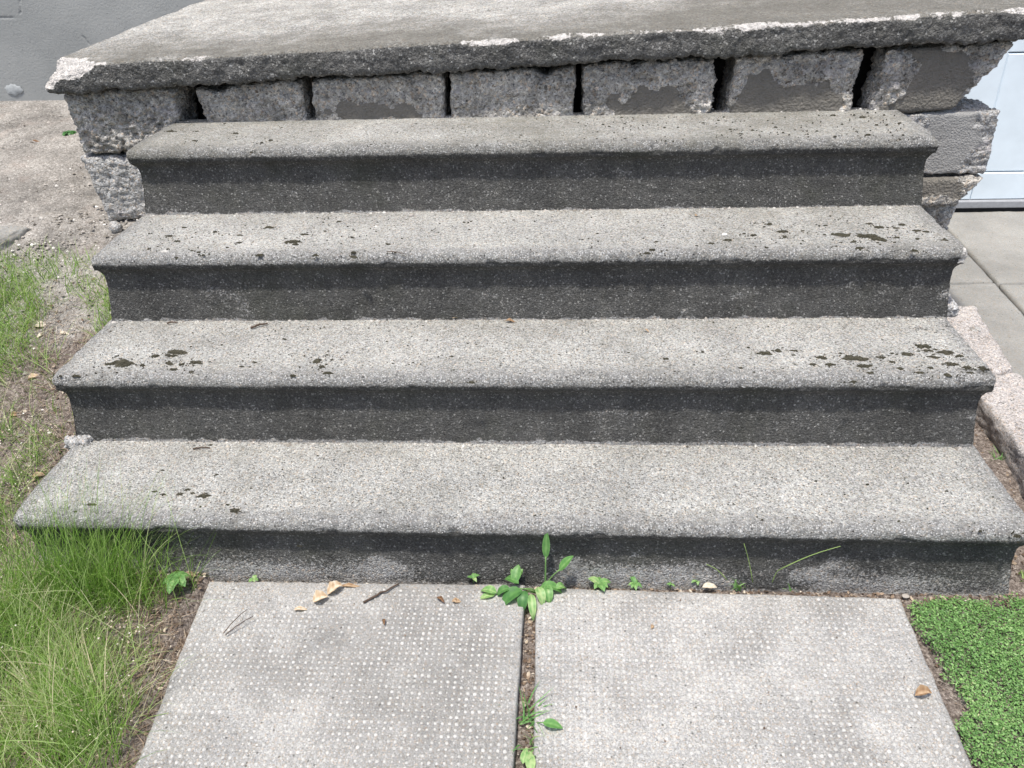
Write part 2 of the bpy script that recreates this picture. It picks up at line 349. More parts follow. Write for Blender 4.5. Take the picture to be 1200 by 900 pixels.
MOSS_BIG = 5.5
moss_lists = {
 0: [(-0.812, 0.043, 5), (-0.703, 0.085, 4), (-0.681, 0.077, 4), (-0.648, 0.078, 5), (-0.638, 0.092, 5), (-0.623, 0.081, 4), (-0.597, 0.073, 8), (-0.597, 0.142, 4), (-0.520, 0.031, 7), (-0.540, 0.048, 3), (-0.591, 0.040, 2), (-0.716, 0.155, 3), (-0.650, 0.247, 3), (0.719, 0.025, 3), (0.853, 0.002, 3), (0.911, -0.010, 5), (-0.367, -0.064, 2), (-0.009, 0.143, 1.5), (0.208, 0.080, 1.5), (0.520, 0.151, 1.5), (-0.181, 0.035, 1.5), (0.872, 0.156, 2)],
 1: [(-0.830, 0.310, 15), (-0.727, 0.356, 12), (-0.770, 0.340, 6), (-0.724, 0.307, 6), (-0.696, 0.303, 5), (-0.667, 0.311, 9), (-0.705, 0.282, 5), (-0.662, 0.271, 5), (-0.767, 0.432, 3), (-0.541, 0.311, 5), (-0.408, 0.318, 8), (-0.392, 0.293, 6), (-0.373, 0.268, 5), (-0.443, 0.257, 4), (-0.394, 0.344, 3), (-0.938, 0.256, 3), (-0.903, 0.256, 4), (-0.780, 0.299, 5), (-0.078, 0.389, 3), (-0.124, 0.336, 3), (-0.113, 0.279, 3), (-0.072, 0.231, 4), (-0.245, 0.307, 2), (0.320, 0.325, 4), (0.526, 0.347, 9), (0.554, 0.358, 7), (0.399, 0.354, 4), (0.496, 0.373, 3), (0.586, 0.358, 5), (0.581, 0.339, 4), (0.609, 0.301, 5), (0.644, 0.301, 6), (0.698, 0.325, 12), (0.707, 0.294, 8), (0.753, 0.329, 6), (0.807, 0.343, 8), (0.775, 0.284, 5), (0.853, 0.376, 9), (0.855, 0.357, 7), (0.886, 0.350, 10), (0.857, 0.329, 7), (0.880, 0.301, 8), (0.904, 0.287, 7), (0.932, 0.287, 6), (0.465, 0.287, 4), (0.547, 0.283, 3), (0.635, 0.329, 7), (0.712, 0.267, 5), (0.807, 0.267, 6), (0.670, 0.234, 4), (0.856, 0.260, 5), (0.902, 0.267, 5), (0.910, 0.336, 5), (0.834, 0.287, 5), (0.768, 0.311, 4), (0.677, 0.347, 4)],
 2: [(-0.875, 0.641, 3), (-0.817, 0.622, 6), (-0.784, 0.588, 5), (-0.805, 0.679, 4), (-0.717, 0.648, 4), (-0.592, 0.673, 8), (-0.648, 0.623, 4), (-0.633, 0.574, 5), (-0.506, 0.576, 11), (-0.495, 0.624, 5), (-0.560, 0.500, 5), (-0.725, 0.529, 3), (-0.705, 0.518, 4), (-0.832, 0.542, 3), (-0.786, 0.540, 3), (-0.744, 0.489, 3), (-0.689, 0.503, 3), (-0.433, 0.497, 4), (-0.378, 0.605, 3), (-0.352, 0.510, 5), (-0.345, 0.485, 5), (-0.259, 0.508, 2), (-0.111, 0.699, 3), (0.152, 0.574, 2), (0.313, 0.555, 4), (0.299, 0.510, 4), (0.287, 0.491, 4), (0.579, 0.660, 6), (0.597, 0.610, 7), (0.529, 0.590, 5), (0.429, 0.541, 5), (0.469, 0.561, 6), (0.595, 0.578, 5), (0.716, 0.585, 11), (0.773, 0.573, 14), (0.786, 0.557, 10), (0.798, 0.653, 5), (0.813, 0.630, 7), (0.868, 0.645, 6), (0.830, 0.566, 5), (0.888, 0.607, 5), (0.904, 0.601, 4), (0.848, 0.624, 4), (0.924, 0.549, 4), (0.841, 0.492, 5), (0.732, 0.544, 5), (0.734, 0.509, 5), (0.689, 0.520, 3), (0.641, 0.614, 3), (0.686, 0.645, 2), (0.548, 0.666, 3), (0.511, 0.601, 3)],
 3: [(0.508, 0.863, 4), (0.525, 0.821, 4), (0.558, 0.851, 5), (0.783, 0.989, 5), (0.849, 0.966, 5), (0.514, 0.993, 3), (0.866, 0.750, 2), (0.915, 0.899, 3), (-0.909, 0.941, 6), (-0.837, 0.936, 4), (-0.805, 0.841, 4), (-0.793, 1.015, 3), (-0.724, 0.910, 4), (-0.625, 0.812, 4), (-0.609, 0.835, 4), (-0.622, 0.728, 3), (-0.348, 0.779, 3), (-0.622, 0.965, 2), (-0.485, 0.868, 2), (0.190, 0.861, 2), (0.345, 0.771, 2)]}
def moss_mesh(items, seed):
    """flat lumpy cushions: (x, y, radius mm) on height z"""
    L = []
    r_ = np.random.default_rng(seed)
    for x, y, z, rr in items:
        n = 22; R = rr * (.00135 if rr >= 4 else .00112); el = 1.1 + r_.random() * .7 if rr < 7 else 1.55
        V = [(x, y, z + R * .22 + .0012)]
        lob = r_.random(n) * .5 + .5; lob = .5 * lob + .25 * np.roll(lob, 1) + .25 * np.roll(lob, 2) + .3 * np.sin(np.arange(n) * .571 * r_.integers(1, 4) + r_.random() * 6)
        for ring, f, h in ((1, .55, .2), (2, 1.0, 0)):
            for i in range(n):
                a = i / n * 2 * math.pi; q = lob[i] * f * R
                V.append((x + math.cos(a) * q * el, y + math.sin(a) * q * .85, z + (h * R + .0011 if ring == 1 else -.0015) + r_.random() * .0006))
        F = [(0, 1 + i, 1 + (i + 1) % n) for i in range(n)]
        F += [(1 + i, 1 + n + i, 1 + n + (i + 1) % n, 1 + (i + 1) % n) for i in range(n)]
        L.append((V, F, {}))
    return join_parts(L)

NX, NS = 640, 74
pn = resample(NOSE, .0022); pr_ = resample(RISE, .003)
tread_objs = []
for k in range(4):
    hw = W / 2; yf = YF[k]; yb = YF[k + 1] + .034; z0 = ZT[k]
    Vt, Ft = top_grid(hw, yf, yb, NX, NS, .014, z0)
    Vn_, Fn_, Nn_, zz = sweep(pn, k, hw, yf, yb, NX, NS, .014, z0)
    V = np.concatenate([Vt, Vn_]); N = np.concatenate([np.tile((0, 0, 1.0), (len(Vt), 1)), Nn_]); ZZ = np.r_[np.zeros(len(Vt)), zz]
    F = np.concatenate([Ft[:, ::-1], Fn_ + len(Vt)])
    V, F, T, idx = weld(V, F); N = N[idx]; ZZ = ZZ[idx]
    def disp(V, N, ZZ, k, riser):
        off = np.array([0, 0, k * 3.7])
        P = V + off
        d, rid = cells(P, 150, 5 + k)
        grain = np.clip(.75 - d, -.4, .6) * (.4 + rid)
        low = fbm(P, 7, k, 4); mid = fbm(P, 60, 30 + k, 3)
        edge = sst(.035, .0, V[:, 1] - YF[k]) if not riser else np.ones(len(V))
        sidee = sst(.03, 0, W / 2 - np.abs(V[:, 0]))
        e = np.maximum(np.maximum(edge, sidee), 1.0 * (ZZ < -.02))
        a = low * .0011 + mid * (.0005 + .0007 * e) + grain * (.0007 + .0011 * e)
        # pock marks on the walking surface
        dp, rp = cells(P, 48, 60 + k)
        a = a - np.where(rp > .6, np.clip(.32 - dp, 0, 1), 0) * .006 * (1 - .4 * e)
        if not riser:
            chip = sst(.25, .75, fbm(P, 22, 90 + k, 3))
            a = a - chip * .004 * e * sst(-.034, -.024, ZZ)
            cor = sst(.06, 0, np.hypot(np.abs(V[:, 0]) - W / 2, V[:, 1] - YF[k]))
            a = a - cor * (.003 + .008 * np.clip(fbm(P, 30, 77, 3), 0, 1)) * sst(-.035, -.028, ZZ)
        V2 = V + N * a[:, None]
        V2[:, 2] += TL[k] * V[:, 0]; V2[:, 0] += XO[k]
        return V2
    V2 = disp(V, N, ZZ, k, False)
    crust = sst(-.012, -.029, ZZ) * .97; nose = sst(.075, .0, np.minimum(V[:, 1] - YF[k], W / 2 - np.abs(V[:, 0]))) * .9
    # dark crust also speckles the last centimetres of the nose on some steps
    P = V + np.array([0, 0, k * 3.7])
    nearn = sst(.05, .0, V[:, 1] - YF[k]) * (ZZ > -.006)
    crust = np.maximum(crust, nearn * np.clip(.02 + .5 * fbm(P, 9, 200 + k, 4), 0, .5))
    if k == 1: crust = np.maximum(crust, sst(.62, .9, V[:, 0]) * np.clip(.15 + .5 * fbm(P * np.array([1, 2.2, 1]), 34, 222, 4), 0, .8))
    if k == 2: crust = np.maximum(crust, sst(.55, .8, V[:, 0]) * np.clip(-.1 + .4 * fbm(P * np.array([1, 2.2, 1]), 34, 223, 4), 0, .6))
    spx = {0: [], 1: [], 2: [(-.79, .53, .016), (.962, .50, .030)], 3: [(.968, .765, .014)]}[k]
    sp = np.zeros(len(V))
    for sx, sy, sr in spx: sp = np.maximum(sp, sst(sr, sr * .4, np.hypot(V[:, 0] - sx, (V[:, 1] - sy) * 1.3)))
    stain_shade = np.clip(.38 + .5 * fbm(P, 3.2, 300 + k, 4) + (.12 if k == 3 else -.05), 0, 1)
    stain_shade = stain_shade * (.25, .45, .55, .7)[k] + (.0, .0, .02, .03)[k]
    me = mesh_of('tread', V2, tri_append(F, T), M_TREAD, dict(crust=crust, spall=sp * .8, stain_shade=stain_shade, nose=nose))
    t = obj('tread', me, stairs); tread_objs.append(t)
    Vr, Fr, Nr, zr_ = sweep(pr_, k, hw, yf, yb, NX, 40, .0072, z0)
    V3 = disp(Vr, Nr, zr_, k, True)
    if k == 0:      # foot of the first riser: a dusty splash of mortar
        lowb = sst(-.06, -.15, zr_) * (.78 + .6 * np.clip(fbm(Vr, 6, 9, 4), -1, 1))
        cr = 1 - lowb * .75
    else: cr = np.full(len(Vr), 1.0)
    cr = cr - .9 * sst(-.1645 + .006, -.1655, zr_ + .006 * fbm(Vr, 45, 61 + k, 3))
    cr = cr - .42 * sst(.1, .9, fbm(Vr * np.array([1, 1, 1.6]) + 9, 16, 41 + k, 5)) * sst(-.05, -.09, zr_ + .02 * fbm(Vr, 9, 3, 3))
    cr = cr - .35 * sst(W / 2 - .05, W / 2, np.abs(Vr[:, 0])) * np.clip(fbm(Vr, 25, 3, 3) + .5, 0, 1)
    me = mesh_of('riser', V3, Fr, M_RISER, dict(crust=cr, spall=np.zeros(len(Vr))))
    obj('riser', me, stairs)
    # moss
    small = []
    for (x, y, s_) in moss_lists[k]:
        z = z0 + TL[k] * x
        if s_ >= MOSS_BIG:
            its = [(x, y, z, s_)]
            for q in range(int(s_ / 1.5)):
                small.append((x + rng.normal() * s_ * .0015, y + rng.normal() * s_ * .0008, z, s_ * rng.uniform(.12, .45)))
            mv, mf, _ = moss_mesh(its, int(s_ * 10 + x * 1000) % 9999 + 1)
            obj('moss_patch', mesh_of('moss_patch', mv, mf, M_MOSS, smooth=False), t)
        else: small.append((x, y, z, s_))
    lo = -.93; 
    for (x, y, s_) in moss_lists[k]:
        for q in range(int(s_ * 1.2) + 1):
            small.append((x + rng.normal() * (.006 + s_ * .0016), y + rng.normal() * (.004 + s_ * .0009), z0 + TL[k] * x, rng.uniform(.5, 1.5)))
    for q in range((90, 200, 330, 330)[k]):
        cxm = rng.choice([-.75, -.45, .2, .62, .82]); x = cxm + rng.normal() * .28; x = x if abs(x) < .93 else rng.uniform(-.93, .93)
        small.append((x, YF[k] + .015 + .23 * rng.random() ** 1.3, z0, .5 + rng.gamma(1.6, .5)))
    mv, mf, _ = moss_mesh(small, 50 + k)
    tag(obj('moss_specks', mesh_of('moss_specks', mv, mf, M_MOSS, smooth=False), t), kind='stuff')

# ------------------------------------------------------------------ rough solids: blocks, kerbs, stones
def rough_solid(C, n, rnd=.006, amp=.003, gsc=35, seed=0, jag=1.0, attr_fn=None, smooth_fn=None, rnd_noise=.7, notches=()):
    """C: 8 corners [u][v][w] flattened (u fastest changes last): C[u][v][w]; surface grid of the trilinear box, edges worn round"""
    C = np.array(C, float).reshape(2, 2, 2, 3)
    nu, nv, nw = n
    def tri(u, v, w_):
        r = 0
        for a in (0, 1):
            for b in (0, 1):
                for c in (0, 1):
                    r = r + ((u if a else 1 - u) * (v if b else 1 - v) * (w_ if c else 1 - w_))[:, None] * C[a, b, c]
        return r
    U, Fs, off = [], [], 0
    for ax in range(3):
        for side in (0, 1):
            ns_ = [nu, nv, nw]; d = [i for i in range(3) if i != ax]
            A, B = np.meshgrid(np.linspace(0, 1, ns_[d[0]]), np.linspace(0, 1, ns_[d[1]]), indexing='ij')
            p = np.zeros((A.size, 3)); p[:, d[0]] = A.ravel(); p[:, d[1]] = B.ravel(); p[:, ax] = side
            f = grid_faces(ns_[d[0]], ns_[d[1]]) + off
            flip = (side == 1) == (ax == 1)
            Fs.append(f[:, ::-1] if flip else f); U.append(p); off += len(p)
    U = np.concatenate(U); F = np.concatenate(Fs)
    U, F, T, _ = weld(U, F)
    P = tri(U[:, 0], U[:, 1], U[:, 2])
    size = np.array([np.linalg.norm(C[1].mean((0, 1)) - C[0].mean((0, 1))), np.linalg.norm(C[:, 1].mean((0, 1)) - C[:, 0].mean((0, 1))), np.linalg.norm(C[:, :, 1].mean((0, 1)) - C[:, :, 0].mean((0, 1)))])
    axes = np.array([C[1].mean((0, 1)) - C[0].mean((0, 1)), C[:, 1].mean((0, 1)) - C[:, 0].mean((0, 1)), C[:, :, 1].mean((0, 1)) - C[:, :, 0].mean((0, 1))]) / size[:, None]
    D = np.minimum(U, 1 - U) * size          # metres to each pair of faces
    R = rnd * (1 + rnd_noise * fbm(P + seed * .37, 28, seed, 3))
    R = np.clip(R, .0005, None)
    # rounded box: pull corners onto a fillet
    q = np.maximum(R[:, None] - D, 0); L = np.linalg.norm(q, axis=1); s = np.where(L > R, (R / np.maximum(L, 1e-9)), 1.0)
    q2 = q * s[:, None]; sgn = np.where(U < .5, -1.0, 1.0)
    P = P + ((q2 - q) * sgn) @ axes
    nrm = (q * sgn) @ axes; nrm /= np.linalg.norm(nrm, axis=1)[:, None] + 1e-9
    sm = smooth_fn(P) if smooth_fn else np.zeros(len(P))
    dd = fbm(P + seed, gsc, seed + 5, 4) + .35 * np.abs(fbm(P + seed, gsc * 3.1, seed + 9, 3))
    dc, rc = cells(P + seed, 110, seed + 3)
    dd = dd + .7 * (rc - .5) * np.clip(1 - dc, 0, 1) - .6 * np.clip(fbm(P + seed, 60, seed + 21, 4), 0, 1) + .8 * (1 - np.abs(fbm(P * np.array([1, 1, 1.7]) + seed, gsc * 1.4, seed + 31, 4)) * 2) - .3
    P = P + nrm * (amp * dd * (1 - .85 * sm) * jag)[:, None]
    for (nx_, nz_, nw_, nd_) in notches:
        tz = C[:, :, 1].mean((0, 1))[2]
        P[:, 2] -= nd_ * np.exp(-((P[:, 0] - nx_) / nw_) ** 2) * sst(tz - .05, tz - .01, P[:, 2])
    at = attr_fn(P) if attr_fn else {}
    return P, tri_append(F, T), at
def make_solid(name, C, n, mat, parent=None, **kw):
    P, F, at = rough_solid(C, n, **kw)
    for k_ in ('crust', 'spall', 'plaster', 'stain_shade'):
        at.setdefault(k_, np.zeros(len(P)))
    return obj(name, mesh_of(name, P, F, mat, at), parent)
def quad_front(bl, br, tr, tl, y0, y1, shrink=.0):
    """8 corners from a front quad given as (x, z), between y0 (front) and y1; C[u][v][w] with u=x, v=y, w=z"""
    f = lambda p, y: (p[0], y, p[1])
    return [f(bl, y0), f(tl, y0), f(bl, y1), f(tl, y1), f(br, y0), f(tr, y0), f(br, y1), f(tr, y1)]
def quad_top(c, z1, thick, dz=(0, 0, 0, 0)):
    """c: four xy corners (x0y0, x1y0, x1y1, x0y1), top height z1"""
    a, b, d, e = c
    t = lambda p, i: ((p[0], p[1], z1 - thick + dz[i]), (p[0], p[1], z1 + dz[i]))
    (a0, a1), (b0, b1), (d0, d1), (e0, e1) = t(a, 0), t(b, 1), t(d, 2), t(e, 3)
    return [a0, a1, e0, e1, b0, b1, d0, d1]

# mortar dabs where the flight meets its neighbours
make_solid('mortar_fillet', quad_top([(.935, .53), (.99, .535), (.985, .60), (.935, .60)], .362, .03, (0, -.012, 0, 0)), (24, 20, 12), M_MORT, stairs, rnd=.012, amp=.005, seed=3)
make_solid('mortar_fillet', quad_top([(-.975, .245), (-.925, .243), (-.925, .275), (-.975, .262)], .1705, .02), (40, 30, 12), M_MORT, stairs, rnd=.006, amp=.008, seed=5)

# ------------------------------------------------------------------ the porch: deck slab and the wall of broken blocks
porch = thing('concrete_porch', 'raised porch of a thick crumbling concrete deck on broken concrete blocks behind the steps', 'porch')
DY, DB = 1.0, 2.19
prof = resample([(.012, 0), (.004, -.003), (0, -.010), (.001, -.035), (.003, -.058), (.010, -.068), (.026, -.071), (.05, -.071)], .0028)
cx, hwD = .0125, 1.2675
Vt, Ft = top_grid(hwD, DY, DB, 720, 260, .012, 0)
Vs, Fs_, Ns, zs = sweep(prof, 0, hwD, DY, DB, 720, 260, .012, 0)
V = np.concatenate([Vt, Vs]); N = np.concatenate([np.tile((0, 0, 1.0), (len(Vt), 1)), Ns]); ZZ = np.r_[np.zeros(len(Vt)), zs]
V, F, T, idx = weld(V, np.concatenate([Ft[:, ::-1], Fs_ + len(Vt)])); N = N[idx]; ZZ = ZZ[idx]
V0 = V.copy()
side = np.maximum(sst(-.004, -.012, ZZ), 0)
fr = sst(.05, 0, np.minimum(V[:, 1] - DY, hwD - np.abs(V[:, 0])))
d, rid = cells(V, 105, 4); d2, rid2 = cells(V, 220, 14)
a = fbm(V, 9, 2, 4) * .002 * (1 + fr) + (np.clip(.8 - d, -.4, .7) * (rid - .25)) * (.0008 + .0042 * side) + np.clip(.7 - d2, -.3, .5) * .0008 + fbm(V, 40, 8, 3) * (.0004 + .0028 * side)
V = V + N * a[:, None]
# ragged lower lip
lip = sst(-.045, -.066, ZZ)
V[:, 2] += lip * (.006 * fbm(V0 * np.array([1, 0, 0]), 14, 5, 5) + .004 * fbm(V0 * np.array([1, 0, 0]), 90, 6, 3))
# spalled top edge
topx = V0[:, 0] + cx
spn = fbm(V0 * np.array([1, .25, 0]) + 4, 10, 33, 4)
reach = np.interp(topx, [-1.22, -.93, -.92, -.80, -.79, -.15, -.12, .02, .05, .14, .17, .40, .45, .95, 1.1, 1.3], [0, 0, .35, .35, 0, 0, .4, .35, .05, .3, .4, .15, .5, .65, .35, .2])
dtop = np.where(ZZ < -.002, -ZZ * 1.5, V0[:, 1] - DY)
spall = sst(.02, -.01, dtop - .026 * np.clip(reach + .6 * spn * (reach > .05), 0, 1.2)) * (reach > .02)
spall *= (V0[:, 1] - DY < .08) * (.62 + .5 * fbm(V0, 24, 35, 4))
V[:, 1] += spall * .003 * (ZZ < 0); V[:, 2] -= spall * .0035 * (ZZ > -.03)
# broken left corner
p1, p2, p3 = np.array([-1.085 - cx, DY, 0.004]), np.array([-1.26 - cx, DY + .16, 0.004]), np.array([-1.245 - cx, DY - .004, -.066])
nn = np.cross(p2 - p1, p3 - p1); nn /= np.linalg.norm(nn); nn = nn if nn[2] > 0 else -nn
ds = (V - p1) @ nn + .012 * fbm(V, 18, 71, 4) + .006 * fbm(V, 90, 72, 3)
cut = ds > 0
V[cut] -= nn * ds[cut][:, None]
spall = np.maximum(spall, np.where(ds > -.001, 1.0, 0.0))
crust = np.where(ZZ < -.006, 1.0, 0.0) * (1 - spall) * .95
deck_stain_shade = sst(.62, -.02, (V0[:, 1] - DY) + .14 * fbm(V0, 4, 44, 5) - .30 * sst(-.1, .9, V0[:, 0]) + .02) * 1.05  # dark front band: stain with some dappled shade put into the colour
deck_stain_shade = np.maximum(deck_stain_shade, .35 * np.clip(fbm(V0, 4, 46, 4), 0, 1))
V[:, 0] += cx
V[:, 2] += .8605 + .0305 * V[:, 0] + .035 * (V[:, 1] - DY)
obj('deck_slab', mesh_of('deck_slab', V, tri_append(F, T), M_DECK, dict(crust=crust, spall=spall, stain_shade=deck_stain_shade)), porch)

WY = 1.04
zb = lambda x: .782 + .0305 * x           # underside of the deck
def patchfn(polys, nz=.012):
    def f(P):
        r = np.zeros(len(P)); q = fbm(P, 26, 12, 4) * nz * 1.8
        for (x, z, rx, rz) in polys:
            dd = np.hypot((P[:, 0] - x) / rx, (P[:, 2] - z) / rz) + q / max(min(rx, rz), .01)
            r = np.maximum(r, sst(1.08, .95, dd))
        return r * (P[:, 1] < WY + .02)
    return f
def block(bl, br, tr, tl, seed, mat=M_BLOCK, patch=(), sp=.35, y=WY, depth=.14, amp=.0048, rnd=.010, label=None, nx=None, notches=()):
    pf = patchfn(patch)
    def at(P):
        s_ = np.clip(sp + .75 * fbm(P + seed, 30, seed + 50, 4) - .12, 0, 1)
        return dict(plaster=pf(P), spall=s_ * .75 * (1 - pf(P)))
    wd = br[0] - bl[0]
    n = (max(12, int(wd / .0042)), 16, max(10, int((tl[1] - bl[1]) / .0042)))
    o = make_solid('block', quad_front(bl, br, tr, tl, y, y + depth), n, mat, porch, rnd=rnd, amp=amp, seed=seed, attr_fn=at, smooth_fn=pf, notches=notches)
    if label: o['label'] = label
    return o
C = .163
def bz(x, t=0): return zb(x) - C + t
block((-1.222, .582), (-.945, bz(-.93)), (-.915, zb(-.905)), (-1.238, zb(-1.21)), 1, amp=.009, rnd=.014, sp=.33)
block((-.838, bz(-.86)), (-.577, bz(-.57)), (-.579, zb(-.57)), (-.868, zb(-.87) - .004), 2, notches=[(-.80, 0, .035, .014)], sp=.2, amp=.006)
block((-.553, bz(-.55)), (-.208, bz(-.2)), (-.204, zb(-.2) - .002), (-.553, zb(-.55) - .002), 3, patch=[(-.43, .68, .10, .014)], sp=.35)
block((-.188, bz(-.18)), (.130, bz(.13)), (.137, zb(.13) - .003), (-.184, zb(-.18) - .003), 4, notches=[(.062, 0, .022, .020)], sp=.25)
block((.162, bz(.16)), (.490, bz(.49)), (.487, zb(.48) - .002), (.158, zb(.16) - .003), 5, patch=[(.33, .665, .11, .062)], sp=.3, amp=.007)
block((.522, bz(.52)), (.838, bz(.85)), (.850, zb(.84) - .002), (.545, zb(.53) - .004), 6, patch=[(.68, .672, .125, .055), (.62, .70, .06, .05)], sp=.35, amp=.007)
block((.885, bz(.89)), (1.10, bz(1.10) + .004), (1.212, zb(1.2) - .001), (.908, zb(.89) - .004), 7, patch=[(1.05, .72, .075, .09), (1.04, .66, .12, .03), (1.02, .79, .05, .03)], sp=.4, amp=.008, rnd=.014, depth=.10)
# end stacks seen beside the flight
block((-1.205, .388), (-.955, .40), (-.955, .574), (-1.238, .576), 8, amp=.004, rnd=.014, sp=.1, mat=M_BLOCKL)
block((.93, .492), (1.222, .492), (1.216, .652), (.93, .648), 9, mat=M_BLOCKL, patch=[(1.10, .575, .075, .10)], sp=.5, amp=.005, rnd=.008, y=WY + .004)
block((.93, .41), (1.15, .41), (1.215, .484), (.93, .482), 10, mat=M_BLOCK, patch=[(1.08, .47, .09, .035)], sp=.25, amp=.006, rnd=.010, y=WY - .012)
block((.93, .20), (1.13, .20), (1.185, .415), (.93, .415), 11, mat=M_BLOCK, sp=.3, amp=.009, rnd=.02, y=WY + .01)
# side walls of the porch
for sx, col in ((-1, M_BLOCK), (1, M_BLOCK)):
    for r_i in range(4):
        for q in range(3):
            y0 = WY + .14 + q * .345 + (.0 if r_i % 2 else -.0); y1 = y0 + .335
            xo = sx * (1.205 if sx < 0 else 1.195); xi = sx * 1.02
            x0, x1 = min(xo, xi), max(xo, xi)
            zt = zb(xo) - r_i * .166 + .035 * (y0 - DY) - .002; zl = zt - .160
            if zt < .25 and sx < 0: continue
            P_, F_, at_ = rough_solid(quad_front((x0, zl), (x1, zl), (x1, zt), (x0, zt), y0, min(y1, 2.19)), (14, 34, 18), rnd=.010, amp=.005, seed=40 + r_i * 7 + q * 3 + sx, attr_fn=lambda P: dict(spall=np.clip(fbm(P, 17, 5, 4), 0, 1) * .7, plaster=np.zeros(len(P)), crust=np.zeros(len(P)), stain_shade=np.zeros(len(P))))
            obj('block', mesh_of('block', P_, F_, col, at_), porch)
make_solid('dark_gap_core', quad_front((-1.0, .0), (1.0, .0), (1.0, .80), (-1.0, .735), WY + .16, 2.15), (40, 30, 20), M_CORE, porch, rnd=.02, amp=.012, seed=77)  # unseen core, added to keep the gaps between blocks dark

# ------------------------------------------------------------------ house wall and the white door
HY = 2.2
house = thing('house_wall', 'blue-grey painted stucco house wall rising behind the bare soil at the left', 'wall')
def wall_panel(x0, x1, z0, z1, y, th, name, mat, parent, nx, nz, amp=.0015, seed=1, crack=None):
    X, Z = np.meshgrid(np.linspace(x0, x1, nx), np.linspace(z0, z1, nz), indexing='ij')
    P = np.stack([X.ravel(), np.full(X.size, y), Z.ravel()], 1)
    P[:, 1] -= amp * fbm(P, 5, seed, 5)
    if crack:
        for (ax, az, bx, bz_) in crack:
            t = np.clip(((P[:, 0] - ax) * (bx - ax) + (P[:, 2] - az) * (bz_ - az)) / ((bx - ax) ** 2 + (bz_ - az) ** 2), 0, 1)
            dd = np.hypot(P[:, 0] - ax - t * (bx - ax), P[:, 2] - az - t * (bz_ - az)) + .004 * fbm(P, 40, 3, 3)
            P[:, 1] += .003 * sst(.004, .001, dd)
    n = len(P); F = grid_faces(nx, nz)[:, :].tolist()
    B = [(x0, y + th, z0), (x1, y + th, z0), (x1, y + th, z1), (x0, y + th, z1)]
    V = np.concatenate([P, B]); c = [0, (nx - 1) * nz, (nx - 1) * nz + nz - 1, nz - 1]
    F += [[n, n + 3, n + 2, n + 1], [c[0], c[3], n + 3, n], [c[1], n + 1, n + 2, c[2]]]
    F += [[*range(nz - 1, n, nz)][::-1] and [c[3], c[2], n + 2, n + 3], [c[0], n, n + 1, c[1]]]
    return obj(name, mesh_of(name, V, [tuple(f) for f in F], mat), parent)
wall_panel(-3.2, -1.0, .30, 1.7, HY, .25, 'wall_face', M_WALL, house, 560, 360, crack=[(-1.996, 2.200, 0.876)[::2] + (-2.008, 2.200, 0.834)[::2], (-2.008, 2.200, 0.834)[::2] + (-2.031, 2.200, 0.816)[::2], (-2.031, 2.200, 0.816)[::2] + (-2.098, 2.200, 0.815)[::2], (-1.767, 2.200, 0.711)[::2] + (-1.785, 2.200, 0.742)[::2]])
wall_panel(-9, -3.2, -.1, 3.2, HY + .001, .25, 'wall_face', M_WALL, house, 60, 40)
wall_panel(-3.2, 1.55, 1.7, 3.2, HY + .001, .25, 'wall_face', M_WALL, house, 60, 30)
wall_panel(-1.0, 1.55, -.1, 1.7, HY + .001, .25, 'wall_face', M_WALL, house, 60, 40)
wall_panel(4.4, 9, -.1, 3.2, HY + .001, .25, 'wall_face', M_WALL, house, 40, 30)
wall_panel(1.55, 4.4, 2.35, 3.2, HY + .001, .25, 'wall_face', M_WALL, house, 40, 20)
def blob_plate(name, cx_, cz_, rx, rz, y, th, mat, parent, seed):
    n = 22; r_ = np.random.default_rng(seed); V = []; F = []
    rad = .8 + .35 * r_.random(n)
    for f, dy in ((.0, -th), (.75, -th), (1.0, .0)):
        for i in range(n):
            a = i / n * 2 * math.pi; V.append((cx_ + math.cos(a) * rx * rad[i] * f, y + dy, cz_ + math.sin(a) * rz * rad[i] * f))
    for rg in (0, 1):
        for i in range(n): F.append((rg * n + i, (rg + 1) * n + i, (rg + 1) * n + (i + 1) % n, rg * n + (i + 1) % n))
    return obj(name, mesh_of(name, V, F, mat), parent)
_p = (-2.139, 2.200, 0.547); blob_plate('filler_patch', _p[0], _p[2], .035, .022, HY - .001, .003, M_PATCH, house, 4)
_p = (-2.073, 2.200, 0.854); 0 and blob_plate('filler_patch', _p[0] - .03, _p[2] + .02, .09, .055, HY - .001, .002, flat_mat('old_filler', (.26, .285, .29), .15, 60, .9, .3), house, 9)

door = thing('garage_door', 'pale blue-white panelled door above the paving at the far right', 'door')
def bevel_box(name, x0, x1, y0, y1, z0, z1, mat, parent, b=.003):
    V = []
    for (dy, ins) in ((y0, b), (y0 + b, 0), (y1, 0)):
        V += [(x0 + ins, dy, z0 + ins), (x1 - ins, dy, z0 + ins), (x1 - ins, dy, z1 - ins), (x0 + ins, dy, z1 - ins)]
    F = [(0, 1, 2, 3), (8, 11, 10, 9)]
    for r in (0, 4):
        for i in range(4): F.append((r + i, r + 4 + i, r + 4 + (i + 1) % 4, r + (i + 1) % 4))
    return obj(name, mesh_of(name, V, F, mat, smooth=False), parent)
bevel_box('door_stile', 1.55, 1.752, 2.165, 2.20, .045, 2.25, M_DOOR, door)
x0 = 1.756
for i in range(4):
    bevel_box('door_panel', x0, x0 + .60, 2.172, 2.20, .157, .60 if i % 1 == 0 else .6, M_DOOR, door, .004)
    bevel_box('door_panel', x0, x0 + .60, 2.172, 2.20, .604, 1.35, M_DOOR, door, .004)
    bevel_box('door_panel', x0, x0 + .60, 2.172, 2.20, 1.354, 2.25, M_DOOR, door, .004)
    x0 += .604
bevel_box('bottom_rail', 1.755, 4.2, 2.166, 2.20, .045, .153, M_DOOR, door)
